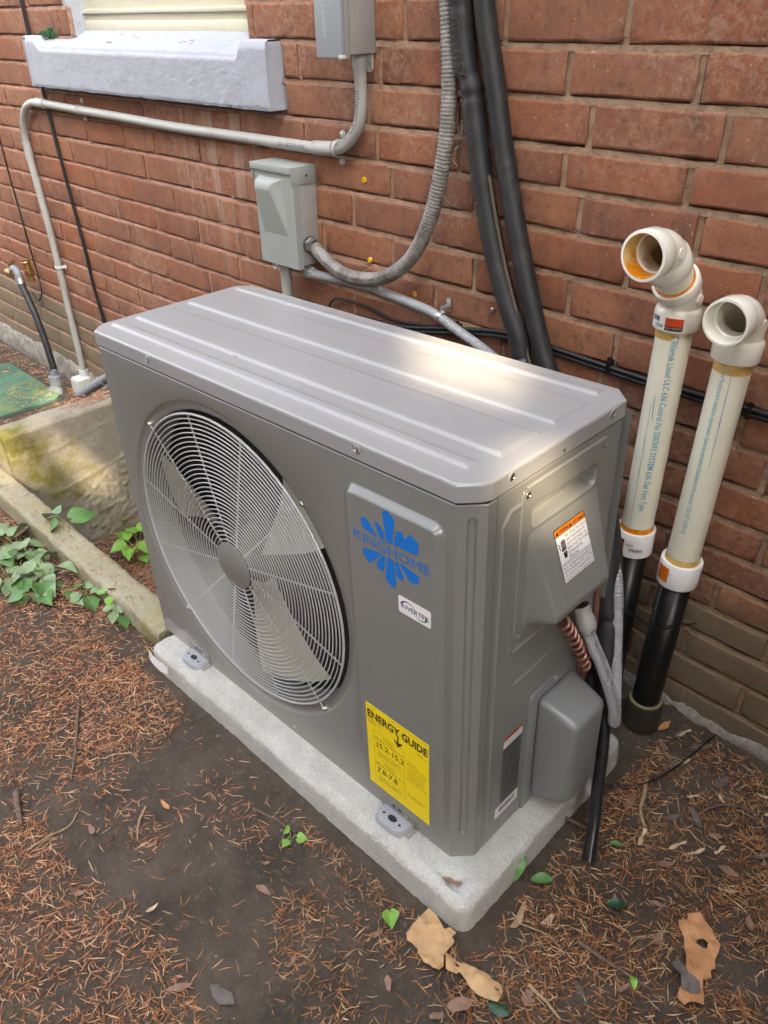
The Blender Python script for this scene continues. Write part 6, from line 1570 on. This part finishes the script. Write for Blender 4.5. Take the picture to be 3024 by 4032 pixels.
for _ in range(13000):
    x, y = rnd.uniform(-1.3, .6), rnd.uniform(-.75, .62)
    if blocked(x, y): continue
    p = MI @ V((x, y, 0)); near = -1.0 < p.x < .14 and -.15 < p.y < .5
    if not near and rnd.random() > .45: continue
    w = rnd.random(); c = (.085, .064, .046) if w < .70 else ((.19, .15, .115) if w < .95 else (.50, .46, .40)); k = rnd.uniform(.7, 1.3)
    crumb(x, y, gz(x, y) - .0006, rnd.uniform(.0010, .0060 if near else .0028) * (.55 if w > .95 else 1), tuple(q * k for q in c), cl, cc_)
o = cl.build("soil_crumbs", crumb_m, smooth=False, recalc=False)
at_ = o.data.color_attributes.new("col", 'FLOAT_COLOR', 'POINT'); at_.data.foreach_set("color", [q for c in cc_ for q in (*c, 1.0)])
o["kind"] = "stuff"; o["label"] = "crumbs and clods of loose soil"
for (x, y, L) in ((-.16, .175, .006), (-.40, .165, .009), (-.62, .09, .004), (-.30, .05, .004)):
    p = MAC @ V((x, y, H + .0025)); o = sheet("debris", [(p.x + L * math.cos(a) * rnd.uniform(.4, 1), p.y + L * .5 * math.sin(a)) for a in lsp(0, 5.2, 6)], brown_leaf, 0, .001, seed=rnd.random(), base=p.z + .001); tag(o, "tiny brown scrap of leaf dropped on the heat pump lid", "debris", "scraps on the heat pump lid")

# ------------------------------------------------------------------ tree behind the viewer that shades the corner, sun flecks pass its gaps
tree = empty("shade_tree", (6.2, -6.0, -.1)); tag(tree, "leafy tree outside the picture shading the heat pump corner", "tree")
TC = V((-1.3, -.15, .25)) + SUN * 11.0
e1_ = SUN.cross(V((0, 0, 1))).normalized(); e2_ = e1_.cross(SUN)
GAPS = [((-.375, .335, .768), .035), ((-.320, .318, .770), .060), ((-.262, .322, .771), .040), ((-.018, .085, .740), .0), ((-.02, .205, .695), .004),
        ((FXX, .060, .075), .050), ((FXX, .235, -.06), .040), ((FXX, .282, -.13), .030), ((-2.66, .43, -.096), .04)]
lv_ = MB()
tr = random.Random(21)
for k in range(34000):
    a = tr.uniform(0, 2 * math.pi); q = math.sqrt(tr.random()); L = TC + e1_ * (q * 3.9 * math.cos(a)) + e2_ * (q * 2.5 * math.sin(a)) + SUN * tr.uniform(-.9, .9)
    s_ = tr.uniform(.07, .13); skip = False
    for gp_, gr_ in GAPS:
        d = L - V(gp_); d = (d - SUN * d.dot(SUN)).length
        if d < gr_ + s_ * .75: skip = True; break
    if skip: continue
    n = V((tr.gauss(0, 1), tr.gauss(0, 1), tr.gauss(0, 1) + 1)).normalized(); n = (n + SUN * .7).normalized(); t = n.orthogonal().normalized(); b = n.cross(t)
    lv_.add([L - t * s_, L - b * s_ * .6, L + t * s_, L + b * s_ * .6], [(0, 1, 2, 3)])
o = lv_.build("crown", canopy_m, tree, smooth=False, recalc=False); o.matrix_basis = tree.matrix_basis.inverted(); o["kind"] = "stuff"
mb = MB(); base = V((6.2, -6.0, -.1)); mb.tube(crom([base, (6.1, -5.9, 2.0), (5.8, -5.7, 4.2), TC], 6), [.22 - .007 * i for i in range(19)], 12)
o = mb.build("trunk", bark_m, tree, angle=180); o.matrix_basis = tree.matrix_basis.inverted()
for k in range(6):
    a = k * 1.05; P_ = [V((5.9, -5.75, 3.8 + .15 * k)), TC * .5 + V((5.85, -5.7, 4.2)) * .5 + V((math.cos(a), math.sin(a), .3)) * .5, TC + e1_ * 2.2 * math.cos(a) + e2_ * 1.6 * math.sin(a)]
    o = MB().tube(crom(P_, 6), [.09 - .005 * i for i in range(13)], 8).build("limb", bark_m, tree, angle=180); o.matrix_basis = tree.matrix_basis.inverted()

def fence(name_lab, p0, p1, h):  # unseen fences added to hold back low sky light
    f = empty("added_board_fence", (p0[0], p0[1], -.1)); tag(f, name_lab, "fence", "added board fences outside the picture")
    a, b = V((*p0, -.1)), V((*p1, -.1)); d = (b - a).normalized(); L = (b - a).length; n = int(L / .15)
    me = MB().box(-.07, .07, -.01, .01, 0, h).build("board", fence_m, None, bevel=.003); dm = me.data; bpy.data.objects.remove(me)
    ang = math.atan2(d.y, d.x)
    for i in range(n):
        o = bpy.data.objects.new("board", dm); col.objects.link(o); o.parent = f
        o.matrix_basis = Matrix.Translation(d * (i + .5) * L / n) @ Matrix.Rotation(ang, 4, 'Z') @ Matrix.Rotation(rnd.gauss(0, .008), 4, 'Y')
    for z in (.35, h - .35):
        mb = MB().tube([d * 0 + V((0, 0, z)) + V((-d.y, d.x, 0)) * .03, d * L + V((0, 0, z)) + V((-d.y, d.x, 0)) * .03], .035, 4); mb.build("rail", fence_m, f)
fence("weathered board fence added behind the viewer to cut low light", (4.0, -3.4), (-6.0, -3.4), 1.9)
fence("weathered board fence added out of view at the right to cut low light", (3.0, .66), (3.0, -3.3), 1.9)

con = empty("conifer", (1.85, .30, -.1)); tag(con, "dense dark conifer that drops the needles, added out of view to darken the right", "tree")  # unseen tree, added at this spot and size to darken the right side
MB().tube([(0, 0, 0), (0, 0, 5.5)], [.12, .03], 10).build("trunk", bark_m, con, angle=180)
cr = MB()
for k in range(11000):
    z = tr.uniform(.12, 5.4); rr = 1.05 * (1 - z / 5.8) ** .7 * math.sqrt(tr.uniform(.15, 1)); a = tr.uniform(0, 6.283)
    d = V((math.cos(a), math.sin(a), -.25)); p = V((0, 0, z)) + V((math.cos(a), math.sin(a), -.25)) * rr; t = d.cross(V((0, 0, 1))).normalized(); L = tr.uniform(.08, .16)
    cr.add([p - t * L * .45, p + d * L, p + t * L * .45, p - d * L + V((0, 0, tr.uniform(-.05, .05)))], [(0, 1, 2, 3)])
o = cr.build("crown", simple("conifer_foliage", (0.035, 0.055, 0.022, 1), .6, var=.3, vscale=5), con, smooth=False, recalc=False); o["kind"] = "stuff"

nb = empty("added_neighbour_house", (-1.5, -5.2, -.1)); tag(nb, "brick house added behind the viewer so light falls more from above", "house")  # unseen house added to block low light and leave it top-down
MB().box(-7, 7, -2.0, 0, 0, 6.2).build("wall", brick_m, nb, smooth=False)
MB().add([(-7.3, .35, 6.1), (7.3, .35, 6.1), (7.3, -1.2, 7.6), (-7.3, -1.2, 7.6), (-7.3, .35, 6.25), (7.3, .35, 6.25), (7.3, -1.2, 7.75), (-7.3, -1.2, 7.75)], [(0, 1, 2, 3), (4, 5, 6, 7), (0, 1, 5, 4)]).build("roof", fence_m, nb, smooth=False)

wg = empty("added_house_wing", (2.3, .66, -.1)); tag(wg, "unseen brick wing added at the right to darken the heat pump side", "building")  # unseen wing added to keep sky light off the right side panel
MB().box(.0, 2.5, -1.75, -.03, 0, 6.0).build("wall", brick_m, wg, smooth=False)
